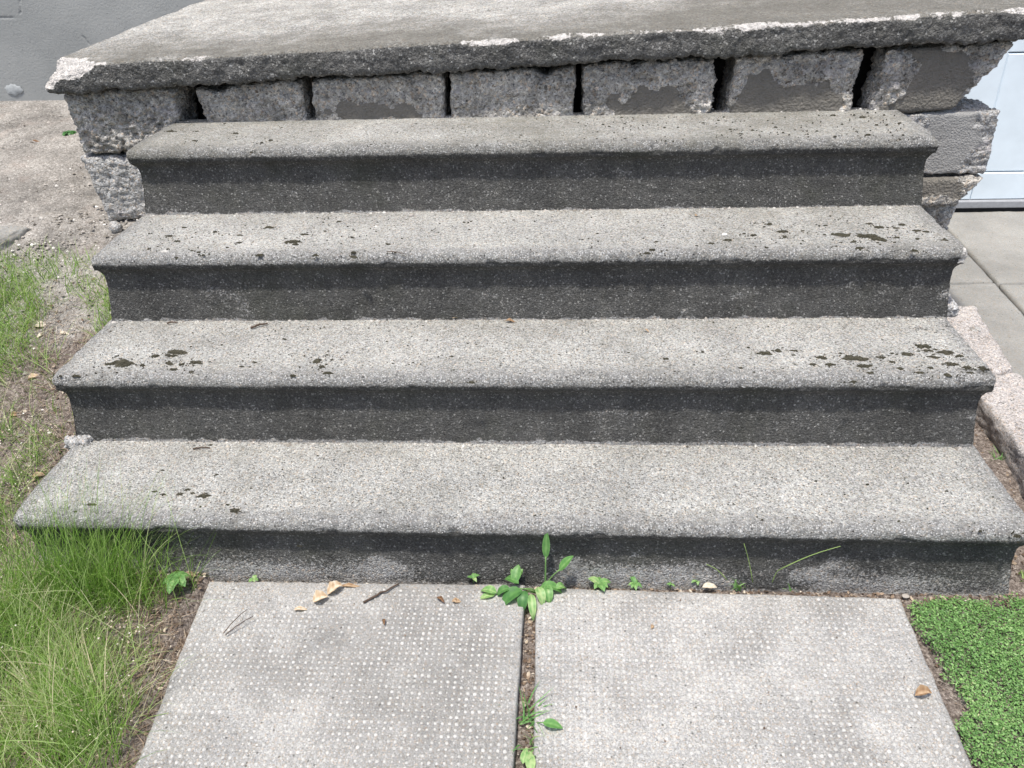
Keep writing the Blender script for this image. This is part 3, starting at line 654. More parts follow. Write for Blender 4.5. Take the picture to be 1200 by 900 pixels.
bevel_box('top_rail', 1.55, 4.4, 2.16, 2.20, 2.254, 2.349, M_DOOR, door)
bevel_box('door_stile', 4.203, 4.40, 2.165, 2.20, .045, 2.25, M_DOOR, door)
bevel_box('door_sill', 1.5, 4.45, 2.150, 2.23, .012, .043, M_SILL, door, .004)
bevel_box('dark_strip', 1.5, 4.45, 2.158, 2.23, -.03, .010, M_GAP, door)  # near-black strip under the sill
bevel_box('door_backing', 1.55, 4.4, 2.203, 2.24, .045, 2.35, M_GAP, door)

# ------------------------------------------------------------------ ground
def ground():
    def axis(fine0, fine1, st, lo, hi):
        a = list(np.arange(fine0, fine1, st)); s = st; x = fine0
        L = []
        while x > lo: s *= 1.35; x -= s; L.append(x)
        R = []; x = a[-1]; s = st
        while x < hi: s *= 1.35; x += s; R.append(x)
        return np.array(L[::-1] + a + R)
    xs = axis(-2.5, 1.3, .009, -60, 60); ys = axis(-.62, 2.25, .009, -60, 60)
    X, Y = np.meshgrid(xs, ys, indexing='ij'); P = np.stack([X.ravel(), Y.ravel(), np.zeros(X.size)], 1)
    z = terrain(P[:, 0], P[:, 1])
    bank = sst(-.6, -.66, P[:, 0])
    z = z + (.010 * fbm(P, 5, 3, 4) + .004 * fbm(P, 40, 8, 3) + .003 * np.clip(.5 - cells(P, 70, 9)[0], 0, 1)) * (.25 + .75 * bank)
    z = np.where((P[:, 1] > 2.15), terrain(P[:, 0], P[:, 1]), z)
    P[:, 2] = z
    sand = sst(.42, .62, P[:, 1] + .08 * fbm(P, 5, 5, 3) + .10 * (-P[:, 0] - 1.3)) * sst(-.9, -1.0, P[:, 0])
    return obj('ground', mesh_of('ground', P, grid_faces(len(xs), len(ys)), M_SOIL, dict(sand=sand)))
tag(ground(), 'brown soil and sandy gravel around the steps', kind='structure')

# ------------------------------------------------------------------ paving slabs in front, with studs
def paving(corners, z1, label, seed, fade):
    a, b, c, d = [np.array(q) for q in corners]
    t = thing('paving_slab', label, 'paving slab', (0, 0, 0))
    def at(P):
        st = np.clip(.35 + .9 * fbm(P, 5, seed, 5) + .3 * fbm(P, 14, seed + 3, 3), 0, 1)  # mottled tone paints dappled tree shade as well as dirt
        return dict(stain_shade=st)
    make_solid('slab_body', quad_top(corners, z1, .05), (190, 220, 8), M_PAVE, t, rnd=.004, amp=.0009, gsc=20, seed=seed, attr_fn=at)
    pitch = .0116
    lx = np.linalg.norm(b - a); ly = np.linalg.norm(d - a); ex = (b - a) / lx; ey = (d - a) / ly
    nu, nv = int((lx + .14) / pitch), int((ly - .012) / pitch)
    r_ = np.random.default_rng(seed)
    I, J = np.meshgrid(np.arange(nu), np.arange(nv), indexing='ij'); I = I.ravel(); J = J.ravel()
    ex = np.array([1.0, 0.004]); ey = np.array([-.004, 1.0])
    cx_ = np.array([min(a[0], d[0]), a[1]]) + np.outer((I + .7) * pitch, ex) + np.outer((J + .7) * pitch, ey)
    tt = (cx_[:, 1] - a[1]) / (d[1] - a[1]); cx_ = cx_[(cx_[:, 0] > a[0] + (d[0] - a[0]) * tt + .006) & (cx_[:, 0] < b[0] + (c[0] - b[0]) * tt - .006) & (tt < .985)]
    P0 = np.c_[cx_, np.zeros(len(cx_))]
    wear = .5 + .75 * fbm(P0, 7, seed + 2, 4) + fade(cx_)
    keep = (wear + r_.normal(0, .14, len(wear)) > .12)
    cx_ = cx_[keep]; wear = np.clip(wear[keep], .3, 1.1); n = len(cx_)
    h = .0009 + .0011 * np.clip(wear, 0, 1) * r_.uniform(.7, 1.1, n); R = .0025 * r_.uniform(.5, 1.25, n); ro = r_.normal(0, .2, n)
    jx = r_.normal(0, .0006, n); jy = r_.normal(0, .0006, n)
    V = []
    for lvl, f, k_ in ((-.0012, 1.15, 0), (.75, .8, 1), (1.0, .42, 1)):
        for i in range(8):
            an = i / 8 * 2 * math.pi + math.pi / 8
            dx = math.cos(an) * (1.12 if i % 2 else 1); dy = math.sin(an) * (1.12 if i % 2 else 1)
            x = (np.cos(ro) * dx - np.sin(ro) * dy) * R * f; y = (np.sin(ro) * dx + np.cos(ro) * dy) * R * f
            V.append(np.stack([cx_[:, 0] + x + jx, cx_[:, 1] + y + jy, z1 + (h * lvl if k_ else lvl) + r_.normal(0, .00006, n)], 1))
    V = np.stack(V, 1).reshape(-1, 3)
    base = np.arange(n)[:, None, None] * 24
    q = []
    for rg in (0, 8):
        for i in range(8): q.append((rg + i, rg + (i + 1) % 8, rg + 8 + (i + 1) % 8, rg + 8 + i))
    q += [(16, 17, 18, 19), (16, 19, 20, 23), (20, 21, 22, 23)]
    F = (base + np.array(q)[None]).reshape(-1, 4)
    tint = np.repeat(np.clip(r_.normal(.5, .2, n) + .25 * (wear - .5), 0, 1), 24)
    tag(obj('stud_pattern', mesh_of('stud_pattern', V, F, M_STUD, dict(tint=tint)), t), kind='stuff')
    return t
M_STUD = NT('worn_stud_tops', .9)
_c = M_STUD.ramp(M_STUD.attr('tint'), [(0, (.36, .355, .34)), (.5, (.44, .435, .415)), (1, (.53, .52, .50))])
_c = M_STUD.mix(1.0, _c, M_STUD.ramp(M_STUD.noise(420, 3, .8), [(.3, .78), (.7, 1.15)]), 'MULTIPLY')
M_STUD.color(_c); M_STUD = M_STUD.m
paving([(-.525, -.70), (.034, -.70), (.038, -.006), (-.588, -.012)], .021, 'left paving slab with worn stud grid, at the foot of the steps beside the grass', 11, lambda c: np.interp(c[:, 1], [-.5, -.12, -.05, 0], [.3, .25, -.15, -.5]))
paving([(.0735, -.70), (.715, -.70), (.735, -.022), (.0585, -.010)], .0185, 'right paving slab with patchy worn studs, beside the green creeping plants', 23, lambda c: np.interp(c[:, 1], [-.5, -.25, -.12, -.03], [.35, .22, .08, -.12]))

# ------------------------------------------------------------------ pavement flags and pink kerb at the right
pav = tag(thing('pavement', 'grey-green concrete flags in front of the white door', 'pavement'), kind='structure'); 
del pav['category']
def flag(c, seed, dz=(0, 0, 0, 0)):
    make_solid('flagstone', quad_top(c, .0, .06, dz), (60, 60, 6), M_FLAG, pav, rnd=.004, amp=.0014, gsc=8, seed=seed)
xj = lambda y: 1.536 + .070 * (y - 1.21)
g_ = .006
rows = [(.05, .74), (.75, 1.432), (1.442, 2.145), (-.65, .04)]
for ri, (ya, yb_) in enumerate(rows):
    for ci in range(4):
        f0 = (lambda y, ci=ci: xj(y) + (ci - 1) * .70 + g_); f1 = (lambda y, ci=ci: xj(y) + ci * .70 - g_)
        xa0, xa1, xb1, xb0 = f0(ya), f1(ya), f1(yb_), f0(yb_)
        if ci == 0: xa0 = max(xa0, 1.16 if ri in (0, 3) else 1.0); xb0 = max(xb0, 1.16 if ri in (0, 3) else 1.0)
        flag([(xa0, ya), (xa1, ya + .01), (xb1, yb_ + .01), (xb0, yb_)], 60 + ri * 5 + ci)
def kerb(label, c, z, dz, seed, **kw):
    o = make_solid('kerb_stone', quad_top(c, z, .16, dz), (34, 60, 30), M_KERB, None, rnd=.010, amp=.0035, seed=seed, **kw)
    return tag(o, label, 'kerb', 'pinkish kerb stones beside the flight')
kerb('pinkish kerb stone with a crack across it, beside the ends of the lower steps', [(1.052, -.10), (1.30, -.08), (1.198, .610), (1.066, .590)], .14, (0, 0, 0, 0), 31)
kerb('pinkish kerb stone nearest the front, beyond the green creeping plants', [(1.12, -.80), (1.33, -.80), (1.299, -.108), (1.054, -.108)], .138, (0, 0, 0, 0), 33)
kerb('pinkish broken kerb piece beside the third step, under a pebble', [(1.066, .597), (1.196, .617), (1.235, .93), (1.02, .93)], .142, (0, 0, .02, .03), 35)

# ------------------------------------------------------------------ scattered small solids
def pebble_mesh(R, seed, flat=.6, n=9, mat=None, tint=.6):
    r_ = np.random.default_rng(seed); V = []; F = []
    rings = 6
    for j in range(rings + 1):
        ph = math.pi * j / rings
        for i in range(n):
            a = i / n * 2 * math.pi
            V.append((math.sin(ph) * math.cos(a), math.sin(ph) * math.sin(a) * .8, math.cos(ph) * flat))
    V = np.array(V); V *= (1 + .22 * fbm(V + seed, 1.3, seed, 3))[:, None] * R
    for j in range(rings):
        for i in range(n): F.append((j * n + i, (j + 1) * n + i, (j + 1) * n + (i + 1) % n, j * n + (i + 1) % n))
    return mesh_of('pebble', V, F, mat or M_GRAVEL, dict(tint=np.full(len(V), tint)))
def pebble(P, R, seed, label, tint=.6, flat=.6, mat=None, rot=0, name='pebble', cat='pebble', dz=0):
    o = obj(name, pebble_mesh(R, seed, flat, 12, mat, tint), None, (P[0], P[1], P[2] + R * flat * .6 + dz), (0, 0, rot))
    return tag(o, label, cat)
pebble((-0.261, 0.740, 0.498), .0055, 1, 'small round tan pebble at the back of the third tread, left of centre', .7, .8)
pebble((1.179, 0.801, 0.145), .016, 2, 'rough pale grey stone resting on the pinkish kerb at the right', .8, .45, M_BLOCKL, .3, dz=.004)
pebble((0.453, 1.065, 0.663), .005, 3, 'left one of two white flakes at the back of the top tread', 1, .35)
pebble((0.499, 1.081, 0.663), .0045, 4, 'right one of two white flakes at the back of the top tread', 1, .35)
pebble((0.706, 1.063, 0.663), .0085, 5, 'largest white flake at the back of the top tread, below the right blocks', 1, .3)
pebble((0.467, 0.597, 0.498), .0065, 6, 'flat white flake on the third tread among the dark moss at the right', 1, .3)
pebble((-1.157, 0.986, 0.382), .020, 7, 'white chunk of broken mortar under the lowest left porch block', .95, .8, M_MORT)
pebble((0.755, -0.003, 0.004), .0075, 8, 'pale chip on the soil behind the right paving slab corner', .62, .25)
pebble((1.079, 0.292, 0.077), .005, 9, 'small white pebble in the soil trench beside the kerb', 1, .7)
P0 = (-1.457, 0.965, 0.378)
o = make_solid('flat_stone', [tuple(np.array(P0) + np.array(v)) for v in [(-.16, -.06, -.03), (-.15, -.06, .012), (-.16, .05, -.03), (-.14, .05, .016), (.02, -.075, -.03), (.015, -.07, .014), (.055, .035, -.03), (.045, .03, .02)]], (50, 30, 10), M_FLAG, None, rnd=.012, amp=.003, seed=91)
tag(o, 'flat grey stone half buried in the gravel at the left edge', 'stone')

# ------------------------------------------------------------------ leaves
def leaf(base, az, length, width, bend=.3, fold=.25, lift=.2, tip=1.0, nt=8, tint=.5, twist=0, lob=0, seed=0, curl=0):
    """a single broad leaf: V, F, tint. az: direction (radians), lift: start slope, bend: droop"""
    r_ = np.random.default_rng(seed + int(abs(az) * 100) + int(length * 1e5))
    V = []; F = []; T = []
    d = np.array([math.cos(az), math.sin(az)]); s_ = np.array([-d[1], d[0]])
    pos = np.array([0.0, 0.0]); ang = lift; st = length / nt
    for i in range(nt + 1):
        t = i / nt
        wv = width * .5 * (math.sin(math.pi * min(1, t ** .75 * 1.0)) ** .8 if 0 < t < 1 else .04)
        if lob: wv *= 1 + lob * math.cos(t * math.pi * 5)
        tw = twist * t
        for j, q in enumerate((-1, -.5, 0, .5, 1)):
            hx = wv * q * math.cos(tw); hz = wv * abs(q) * fold + wv * q * math.sin(tw) + curl * wv * q * q
            V.append((base[0] + d[0] * pos[0] + s_[0] * hx, base[1] + d[1] * pos[0] + s_[1] * hx, base[2] + pos[1] + hz + r_.normal(0, width * .008)))
            T.append(min(1, max(0, tint + (.22 if q == 0 else (-.08 if abs(q) == .5 else .10)) + .12 * math.sin(i * 2.1 + j) + r_.normal(0, .05))))
        pos = pos + st * np.array([math.cos(ang), math.sin(ang)]); ang -= bend / nt * 2
    for i in range(nt):
        for j in range(4): F.append((i * 5 + j, (i + 1) * 5 + j, (i + 1) * 5 + j + 1, i * 5 + j + 1))
    return V, F, {'tint': np.array(T)}
def tube(pts, r0, r1, n=6, tint=.5):
    pts = np.array(pts, float); V = []; F = []
    for i, p_ in enumerate(pts):
        t = pts[min(i + 1, len(pts) - 1)] - pts[max(i - 1, 0)]; t /= np.linalg.norm(t) + 1e-9
        u = np.cross(t, (0.13, .9, .4)); u /= np.linalg.norm(u); v = np.cross(t, u); r = r0 + (r1 - r0) * i / (len(pts) - 1)
        for j in range(n):
            a = j / n * 2 * math.pi; V.append(p_ + (u * math.cos(a) + v * math.sin(a)) * r)
    for i in range(len(pts) - 1):
        for j in range(n): F.append((i * n + j, i * n + (j + 1) % n, (i + 1) * n + (j + 1) % n, (i + 1) * n + j))
    F.append(tuple(range(n))[::-1]); F.append(tuple(range((len(pts) - 1) * n, len(pts) * n)))
    return V, F, {'tint': np.full(len(V), tint)}
def add_leaf(parent, *a, mat=None, name='leaf', **k):
    V, F, A = leaf(*a, **k); return obj(name, mesh_of(name, V, F, mat or M_LEAF, A), parent)
def curve_pts(a, b, sag, n=7):
    a = np.array(a); b = np.array(b); return [a + (b - a) * t + np.array([0, 0, sag * math.sin(math.pi * t)]) for t in np.linspace(0, 1, n)]

R_ = math.radians
# the main weed at the joint
b0 = np.array((0.058, -0.007, 0.010))
weed = thing('broadleaf_weed', 'broad-leaved green weed with one tall stalk growing from the joint between the two paving slabs', 'weed')
top = np.array((0.080, -0.012, 0.093)); top[1] = -.004
base_s = np.array([b0[0] + .018, -.006, .006]); 
V, F, A = tube(curve_pts(base_s, (top[0] - .002, -.012, top[2] + .005), .0), .0022, .0013, tint=.8); obj('stem', mesh_of('stem', V, F, M_LEAF, A), weed)
add_leaf(weed, (top[0] - .002, -.012, top[2]), R_(80), .060, .015, .05, .35, 1.4, tint=.45, name='leaf')
sb = np.array([base_s[0] + .002, -.012, .05])
V, F, A = tube(curve_pts(base_s + (0, 0, .012), (0.103, -0.020, 0.073), .004), .0016, .0011, tint=.85); obj('stem', mesh_of('stem', V, F, M_LEAF, A), weed)
add_leaf(weed, (0.103, -0.020, 0.071), R_(25), .040, .020, .2, .3, .9, tint=.5)
add_leaf(weed, (0.067, -0.022, 0.030), R_(-5), .050, .022, .9, .3, .5, tint=.5)
for px, az, ln, wd, tn, lf, bd in [((602,693), 215, .062, .040, .22, .35, .9), ((608,690), 170, .045, .034, .35, .5, .8), ((614,694), 250, .058, .028, .15, .3, 1.0),
                                  ((620,695), 275, .062, .022, .75, .2, .8), ((627,690), 300, .050, .026, .85, .35, 1.2), ((636,690), 282, .046, .024, .6, .25, 1.1),
                                  ((606,684), 110, .045, .020, .45, .9, .5), ((632,686), 20, .04, .02, .6, .6, .9)]:
    pass
leafspec = [((0.034, -0.038, 0.036), 205, .060, .030, .25, .15, .9), ((0.026, -0.022, 0.038), 150, .038, .020, .4, .5, .8), ((0.038, -0.038, 0.036), 262, .050, .021, .12, .1, 1.1),
            ((0.050, -0.044, 0.034), 278, .056, .016, .85, .1, .9), ((0.062, -0.028, 0.036), 292, .044, .018, .9, .2, 1.0), ((0.080, -0.023, 0.036), 280, .044, .018, .6, .2, 1.1),
            ((0.018, -0.018, 0.036), 75, .036, .020, .5, .9, .3), ((0.011, -0.032, 0.034), 195, .038, .018, .35, .4, 1.1), ((-0.015, -0.038, 0.028), 165, .036, .020, .75, .5, .7), ((-0.018, -0.040, 0.026), 190, .034, .015, .9, .1, .4),
            ((0.019, -0.009, 0.036), 120, .022, .012, .6, .9, .3), ((0.022, -0.007, 0.036), 50, .022, .012, .7, .9, .3), ((0.098, -0.026, 0.030), 30, .03, .018, .7, .5, 1.2)]
for P_, az, ln, wd, tn, lf, bd in leafspec:
    add_leaf(weed, P_, R_(az), ln, wd, bd, .3, lf, tint=tn, seed=int(az))
for q in ((612,692), (608,684), (630,688), (598,690), (582,695)): pass
for e_ in ((0.014, -0.030, 0.032), (-0.010, -0.035, 0.028), (0.038, -0.032, 0.035), (0.078, -0.021, 0.034)):
    V, F, A = tube(curve_pts(base_s - (0.01, .004, 0.006), e_, .006), .0015, .001, tint=.8); obj('stem', mesh_of('stem', V, F, M_LEAF, A), weed)

def seedling(P, label, n, ln, seed, wd=.5, tn=.65, group=None, up=.6):
    t = thing('seedling', label, 'seedling', (0, 0, 0), group); r_ = np.random.default_rng(seed)
    P = np.array(P); a0 = r_.uniform(0, 6)
    V, F, A = tube([P - (0, 0, .01), P + (0, 0, ln * .3)], .0009, .0007, 5, tn); obj('stem', mesh_of('stem', V, F, M_LEAF, A), t)
    for i in range(n):
        L = ln * r_.uniform(.7, 1.1)
        add_leaf(t, P + (0, 0, ln * .28), a0 + i * 2.4, L, L * wd, .8, .2, up * r_.uniform(.5, 1.4), nt=5, tint=tn + r_.normal(0, .1), seed=seed + i)
    return t
seedling((-0.064, 0.003, 0.020), 'small seedling at the riser foot, left of the broad-leaved weed', 4, .020, 3)
seedling((0.179, -0.004, 0.015), 'bushier four-leaf seedling first to the right of the tall weed', 6, .026, 4, .6)
seedling((0.247, 0.002, 0.015), 'narrow-leaved seedling second to the right of the tall weed', 6, .020, 5, .45)
seedling((0.317, 0.007, 0.012), 'tiny seedling between the second seedling and the pale dry flake', 4, .011, 6, .5)
seedling((0.369, 0.017, 0.012), 'small bright seedling just left of the pale dry flake', 5, .016, 7, .5, .8)
seedling((-0.216, 0.026, 0.012), 'tiny pale green sprout at the riser foot beside the long twig', 4, .013, 8, .6, .85)
seedling((-0.500, -0.003, 0.015), 'small round-leaved sprout at the riser foot on the left', 4, .012, 9, .8, .8)
seedling((-1.697, 1.774, 0.463), 'low dull green plant on the sand close to the porch wall', 9, .035, 10, .6, .15, up=.2)

def blades(base, length, width, az, lean, curve, tint, seg=5):
    """many grass blades at once"""
    n = len(base); V = np.zeros((n, (seg + 1) * 2, 3)); pos = base.copy(); ang = lean.copy()
    dx, dy = np.cos(az), np.sin(az); st = length / seg
    tw = np.random.default_rng(5).uniform(0, math.pi, n)
    sx, sy = np.cos(tw), np.sin(tw)
    for i in range(seg + 1):
        wv = width * .5 * (1 - (i / seg) ** 1.6 * .95)
        V[:, i * 2] = pos + np.stack([sx * wv, sy * wv, 0 * wv], 1); V[:, i * 2 + 1] = pos - np.stack([sx * wv, sy * wv, 0 * wv], 1)
        pos = pos + np.stack([dx * np.sin(ang) * st, dy * np.sin(ang) * st, np.cos(ang) * st], 1); ang = ang + curve / seg
    q = np.array([(2 * i, 2 * i + 1, 2 * i + 3, 2 * i + 2) for i in range(seg)])
    F = (np.arange(n)[:, None, None] * ((seg + 1) * 2) + q[None]).reshape(-1, 4)
    return V.reshape(-1, 3), F, np.repeat(tint, (seg + 1) * 2)
def tuft_grass(name, label, P, n, ln, seed, tn=.6, spread=.006, lean=.5, wd=.0018, cat='grass tuft'):
    r_ = np.random.default_rng(seed); t = tag(obj(name, None), label, cat)
    P = np.array(P)
    for i in range(n):
        b = P + np.array([r_.normal(0, spread), r_.normal(0, spread), -.004]); 
        V, F, T = blades(b[None], np.array([ln * r_.uniform(.5, 1.1)]), np.array([wd * r_.uniform(.7, 1.3)]), np.array([r_.uniform(0, 6.28)]), np.array([r_.uniform(.1, lean)]), np.array([r_.uniform(.2, 1.4)]), np.array([tn + r_.normal(0, .1)]), 6)
        obj('blade', mesh_of('blade', V, F, M_GRASS if wd < .003 else M_LEAF, dict(tint=np.clip(T, 0, 1))), t)
    return t
t = tuft_grass('grass_tuft', 'bright grass tuft with long thin stalks at the riser foot, right of the pale flake', (0.446, 0.001, 0.012), 9, .035, 21, .75, .006, .9, .0042)
for a_, b_ in (((0.421, 0.000, 0.035), (0.376, -0.010, 0.084)), ((0.469, 0.000, 0.031), (0.439, -0.010, 0.136)), ((0.505, 0.000, 0.032), (0.509, -0.010, 0.072)), ((0.509, -0.010, 0.072), (0.607, -0.020, 0.142))):
    V, F, A = tube(curve_pts(a_, b_, .006), .0011, .0006, 5, .75); obj('stalk', mesh_of('stalk', V, F, M_GRASS, A), t)
tuft_grass('grass_tuft', 'small low grass tuft at the riser foot, rightmost of the sprouts there', (0.546, 0.008, 0.012), 5, .026, 22, .72, .004, 1.0, .0035)
tuft_grass('grass_tuft', 'curly light green grass tuft growing in the slab joint near the bottom', (0.054, -0.290, 0.010), 22, .055, 23, .62, .009, 1.2, .0034)
tuft_grass('grass_tuft', 'pale grass tuft in the slab joint beside the single broad leaf', (0.072, -0.351, 0.010), 18, .050, 24, .7, .010, 1.1, .0036)
w2 = thing('joint_weed', 'single broad green leaf lying right of the joint near the bottom edge', 'weed')
add_leaf(w2, (0.079, -0.318, 0.030), R_(-8), .034, .017, .4, .2, .15, tint=.5)
V, F, A = tube(curve_pts((0.059, -0.302, 0.000), (0.080, -0.318, 0.030), .003), .0011, .0008, 5, .7); obj('stem', mesh_of('stem', V, F, M_LEAF, A), w2)
w3 = thing('joint_weed', 'yellow-green leaf pair in the joint at the very bottom of the photo', 'weed')
add_leaf(w3, (0.063, -0.398, 0.020), R_(95), .036, .016, .3, .3, .3, tint=.95); add_leaf(w3, (0.050, -0.384, 0.020), R_(80), .028, .012, .3, .3, .3, tint=.85)
# trench plants at the right
tuft_grass('grass_tuft', 'small bright green tuft in the dark soil trench beside the kerb', (1.042, 0.330, 0.082), 12, .032, 25, .65, .008, .8, .003)
tuft_grass('grass_tuft', 'tiny tuft in the trench soil beside the end of the lowest step', (0.992, 0.055, 0.012), 8, .03, 26, .6, .006, .8, .0025)

# the lobed leaf plant on the left
mp = thing('lobed_leaf_seedling', 'pale green lobed leaf seedling between the grass and the left paving slab', 'seedling')
c0 = np.array((-0.638, -0.029, 0.015)); c0[2] += .035
for a_, ln in ((-95, .040), (-40, .032), (-150, .032), (20, .025), (160, .025), (75, .022)):
    add_leaf(mp, c0, R_(a_), ln, ln * .62, .5, .12, .1, tint=.62, lob=.12, name='leaf_lobe')
V, F, A = tube(curve_pts(c0 - (0, 0, .045), c0, .0), .0012, .001, 5, .6); obj('stem', mesh_of('stem', V, F, M_LEAF, A), mp)

# ------------------------------------------------------------------ dry leaves and twigs
def dead(P, az, ln, wd, label, tn=.6, curl=.4, lift=.15, seed=1, name='dry_leaf', twist=.5):
    V, F, A = leaf(np.array(P) + (0, 0, .004), R_(az), ln, wd, .4, .25, lift, nt=8, tint=tn, twist=twist, seed=seed, curl=curl, lob=.08)
    V = np.array(V); V[:, 2] += .0025 * fbm(V, 90, seed, 3)
    V[:, 2] = np.maximum(V[:, 2], P[2] + .0008)
    o = tag(obj(name, mesh_of(name, V, F, M_DEAD, A)), label, 'dry leaf')
    return o
dead((-0.393, -0.088, 0.021), 12, .026, .010, 'small torn dry leaf, leftmost of the three on the left paving slab', .75, seed=1)
dead((-0.362, -0.068, 0.021), 25, .030, .024, 'tan curled dry leaf in the middle of the three on the left slab', .72, .6, .5, seed=2)
dead((-0.340, -0.046, 0.021), 35, .034, .022, 'largest tan dry leaf, at the back of the left paving slab', .68, .5, .6, seed=3)
dead((-0.319, -0.023, 0.021), 5, .040, .008, 'thin shredded dry leaf strip along the back edge of the left slab', .45, .3, .1, seed=4)
dead((0.683, -0.242, 0.019), 10, .030, .016, 'curled brown dry leaf at the right edge of the right paving slab', .4, .8, .4, seed=5)
dead((-0.128, -0.049, 0.021), -40, .022, .008, 'dark brown curled scrap on the left slab near the weed', .05, .7, .4, seed=6)
dead((-0.098, -0.059, 0.021), 15, .018, .010, 'orange-tan leaf scrap on the left slab next to the dark one', .5, .3, .1, seed=7)
dead((0.269, -0.112, 0.019), 60, .012, .006, 'tiny tan leaf scrap alone on the right paving slab', .5, .3, .1, seed=8)
dead((-0.219, -0.105, 0.021), -75, .016, .006, 'small dark caterpillar-like scrap below the long twig', .1, .9, .3, seed=9)
dead((0.376, -0.001, 0.012), 8, .030, .014, 'pale whitish dry flake leaning at the riser foot beside the grass tuft', 1, .2, .2, seed=10)
dead((-0.544, 0.019, 0.030), 0, .018, .012, 'orange-brown leaf in the litter under the lowest nosing at the left', .45, .5, .3, seed=11)
dead((-0.640, 0.003, 0.020), -5, .024, .009, 'tan leaf on the soil just left of the left paving slab corner', .6, .3, .1, seed=12)
dead((-0.261, 0.016, 0.012), 40, .014, .010, 'reddish leaf scrap at the riser foot beside the pale green sprout', .5, .3, .3, seed=13)
dead((-0.022, 0.495, 0.333), 5, .024, .010, 'brown dry leaf scrap at the back of the second tread near the middle', .35, .4, .1, seed=14)
dead((-0.144, 0.509, 0.333), 20, .016, .010, 'pale tan leaf scrap at the back of the second tread, left of the middle', .7, .4, .2, seed=15)
dead((0.287, 0.452, 0.333), -45, .014, .005, 'tan leaf scrap on the second tread right of the middle', .5, .3, .1, seed=16)
dead((0.419, 0.711, 0.498), 70, .012, .006, 'tan scrap at the back of the third tread right of the middle', .5, .3, .2, seed=17)
dead((-1.802, 1.689, 0.455), -3, .050, .018, 'reddish brown dry leaf on the bare sand at the left', .12, .4, .1, seed=18)
dead((-1.159, 0.439, 0.208), 25, .030, .018, 'tan curled leaf on the grassy bank beside the second step', .7, .5, .4, seed=19)
dead((-1.212, 0.594, 0.270), 8, .036, .022, 'cream dry leaf in the sparse grass, upper one of the pair', .95, .4, .2, seed=20)
dead((-1.187, 0.558, 0.258), 60, .030, .012, 'white dry leaf in the sparse grass, lower one of the pair', 1, .3, .4, seed=21)
dead((-1.137, 0.574, 0.264), 0, .028, .010, 'narrow white dry leaf in the sparse grass, beside the pair', 1, .3, .1, seed=22)
dead((-1.159, 0.343, 0.168), 20, .024, .014, 'brown dry leaf at the left edge among the grass', .4, .4, .2, seed=23)
dead((-1.041, 0.195, 0.106), 30, .028, .014, 'tan dry leaf beside the left edge of the lowest tread', .6, .4, .3, seed=24)
dead((-0.867, -0.044, 0.020), 20, .026, .018, 'orange-tan dry leaf lying within the long grass', .55, .4, .2, seed=25)
dead((-0.943, 0.040, 0.039), 10, .024, .018, 'pale tan dry leaf in the long grass below the lowest tread', .8, .4, .2, seed=26)
def twig(A_, B_, r, label, sag=.002, kinks=1):
    P = np.array(curve_pts(A_, B_, sag, 9)); P[1:-1] += rng.normal(0, r * .5, (7, 3)) * (1, 1, .3)
    V, F, A = tube(P, r, r * .6, 7); return tag(obj('twig', mesh_of('twig', V, F, M_TWIG)), label, 'twig')
twig((-0.266, -0.064, 0.024), (-0.207, -0.016, 0.026), .0024, 'dark twig lying near the back edge of the left paving slab', .001)
twig((-0.601, 0.466, 0.336), (-0.570, 0.488, 0.336), .0028, 'short brown twig at the back of the second tread at the left')
twig((-0.807, 0.489, 0.336), (-0.784, 0.494, 0.336), .0022, 'small dark twig at the back left of the second tread')
twig((-0.682, 0.230, 0.166), (-0.646, 0.234, 0.166), .0018, 'thin dark twig at the back of the lowest tread at the left')
twig((-0.277, 0.508, 0.500), (-0.236, 0.497, 0.500), .0011, 'thin straw-coloured twig on the third tread left of the middle')
twig((-0.666, 0.837, 0.800), (-0.641, 0.886, 0.800), .0035, 'pale stick caught in the rough deck edge above the left blocks') if False else None
twig((-0.504, -0.151, 0.030), (-0.472, -0.107, 0.045), .0009, 'upper thin grass stalk lying over the left paving slab', .004)
twig((-0.500, -0.153, 0.028), (-0.461, -0.113, 0.034), .0010, 'lower dark grass stalk lying over the left paving slab', .003)

# ------------------------------------------------------------------ uncountable stuff: grass, litter, gravel, creeping plants
def flakes(P, R, seed, mat, tint):
    r_ = np.random.default_rng(seed); n = len(P); N_ = r_.normal(0, .45, (n, 3)); N_[:, 2] = 1; N_ /= np.linalg.norm(N_, axis=1)[:, None]
    a = r_.uniform(0, 6.28, n); U = np.stack([np.cos(a), np.sin(a), 0 * a], 1); U -= N_ * (U * N_).sum(1)[:, None]; U /= np.linalg.norm(U, axis=1)[:, None]; W_ = np.cross(N_, U)
    asp = r_.uniform(.35, .8, n)
    pts = [(-1, 0), (-.3, -1), (.6, -.7), (1, 0), (.5, .8), (-.4, .9)]
    V = np.stack([P + (U * u + W_ * (v * asp)[:, None]) * R[:, None] + N_ * (R * .25 * (u * u))[:, None] for u, v in pts], 1)
    F = (np.arange(n)[:, None, None] * 6 + np.array([(0, 1, 2, 3), (0, 3, 4, 5)])[None]).reshape(-1, 4)
    return V.reshape(-1, 3), F, np.repeat(tint, 6)
def scatter(n, x0, x1, y0, y1, dens, seed):
    r_ = np.random.default_rng(seed); out = []
    while sum(map(len, out)) < n:
        x = r_.uniform(x0, x1, n * 2); y = r_.uniform(y0, y1, n * 2); P = np.stack([x, y, 0 * x], 1)
        k_ = r_.random(len(x)) < dens(P); out.append(P[k_])
    P = np.concatenate(out)[:n]; P[:, 2] = terrain(P[:, 0], P[:, 1]); return P, r_
def edge_x(y): return np.interp(y, [-.7, -.4, -.15, -.02, .0], [-.545, -.565, -.625, -.70, -.80])
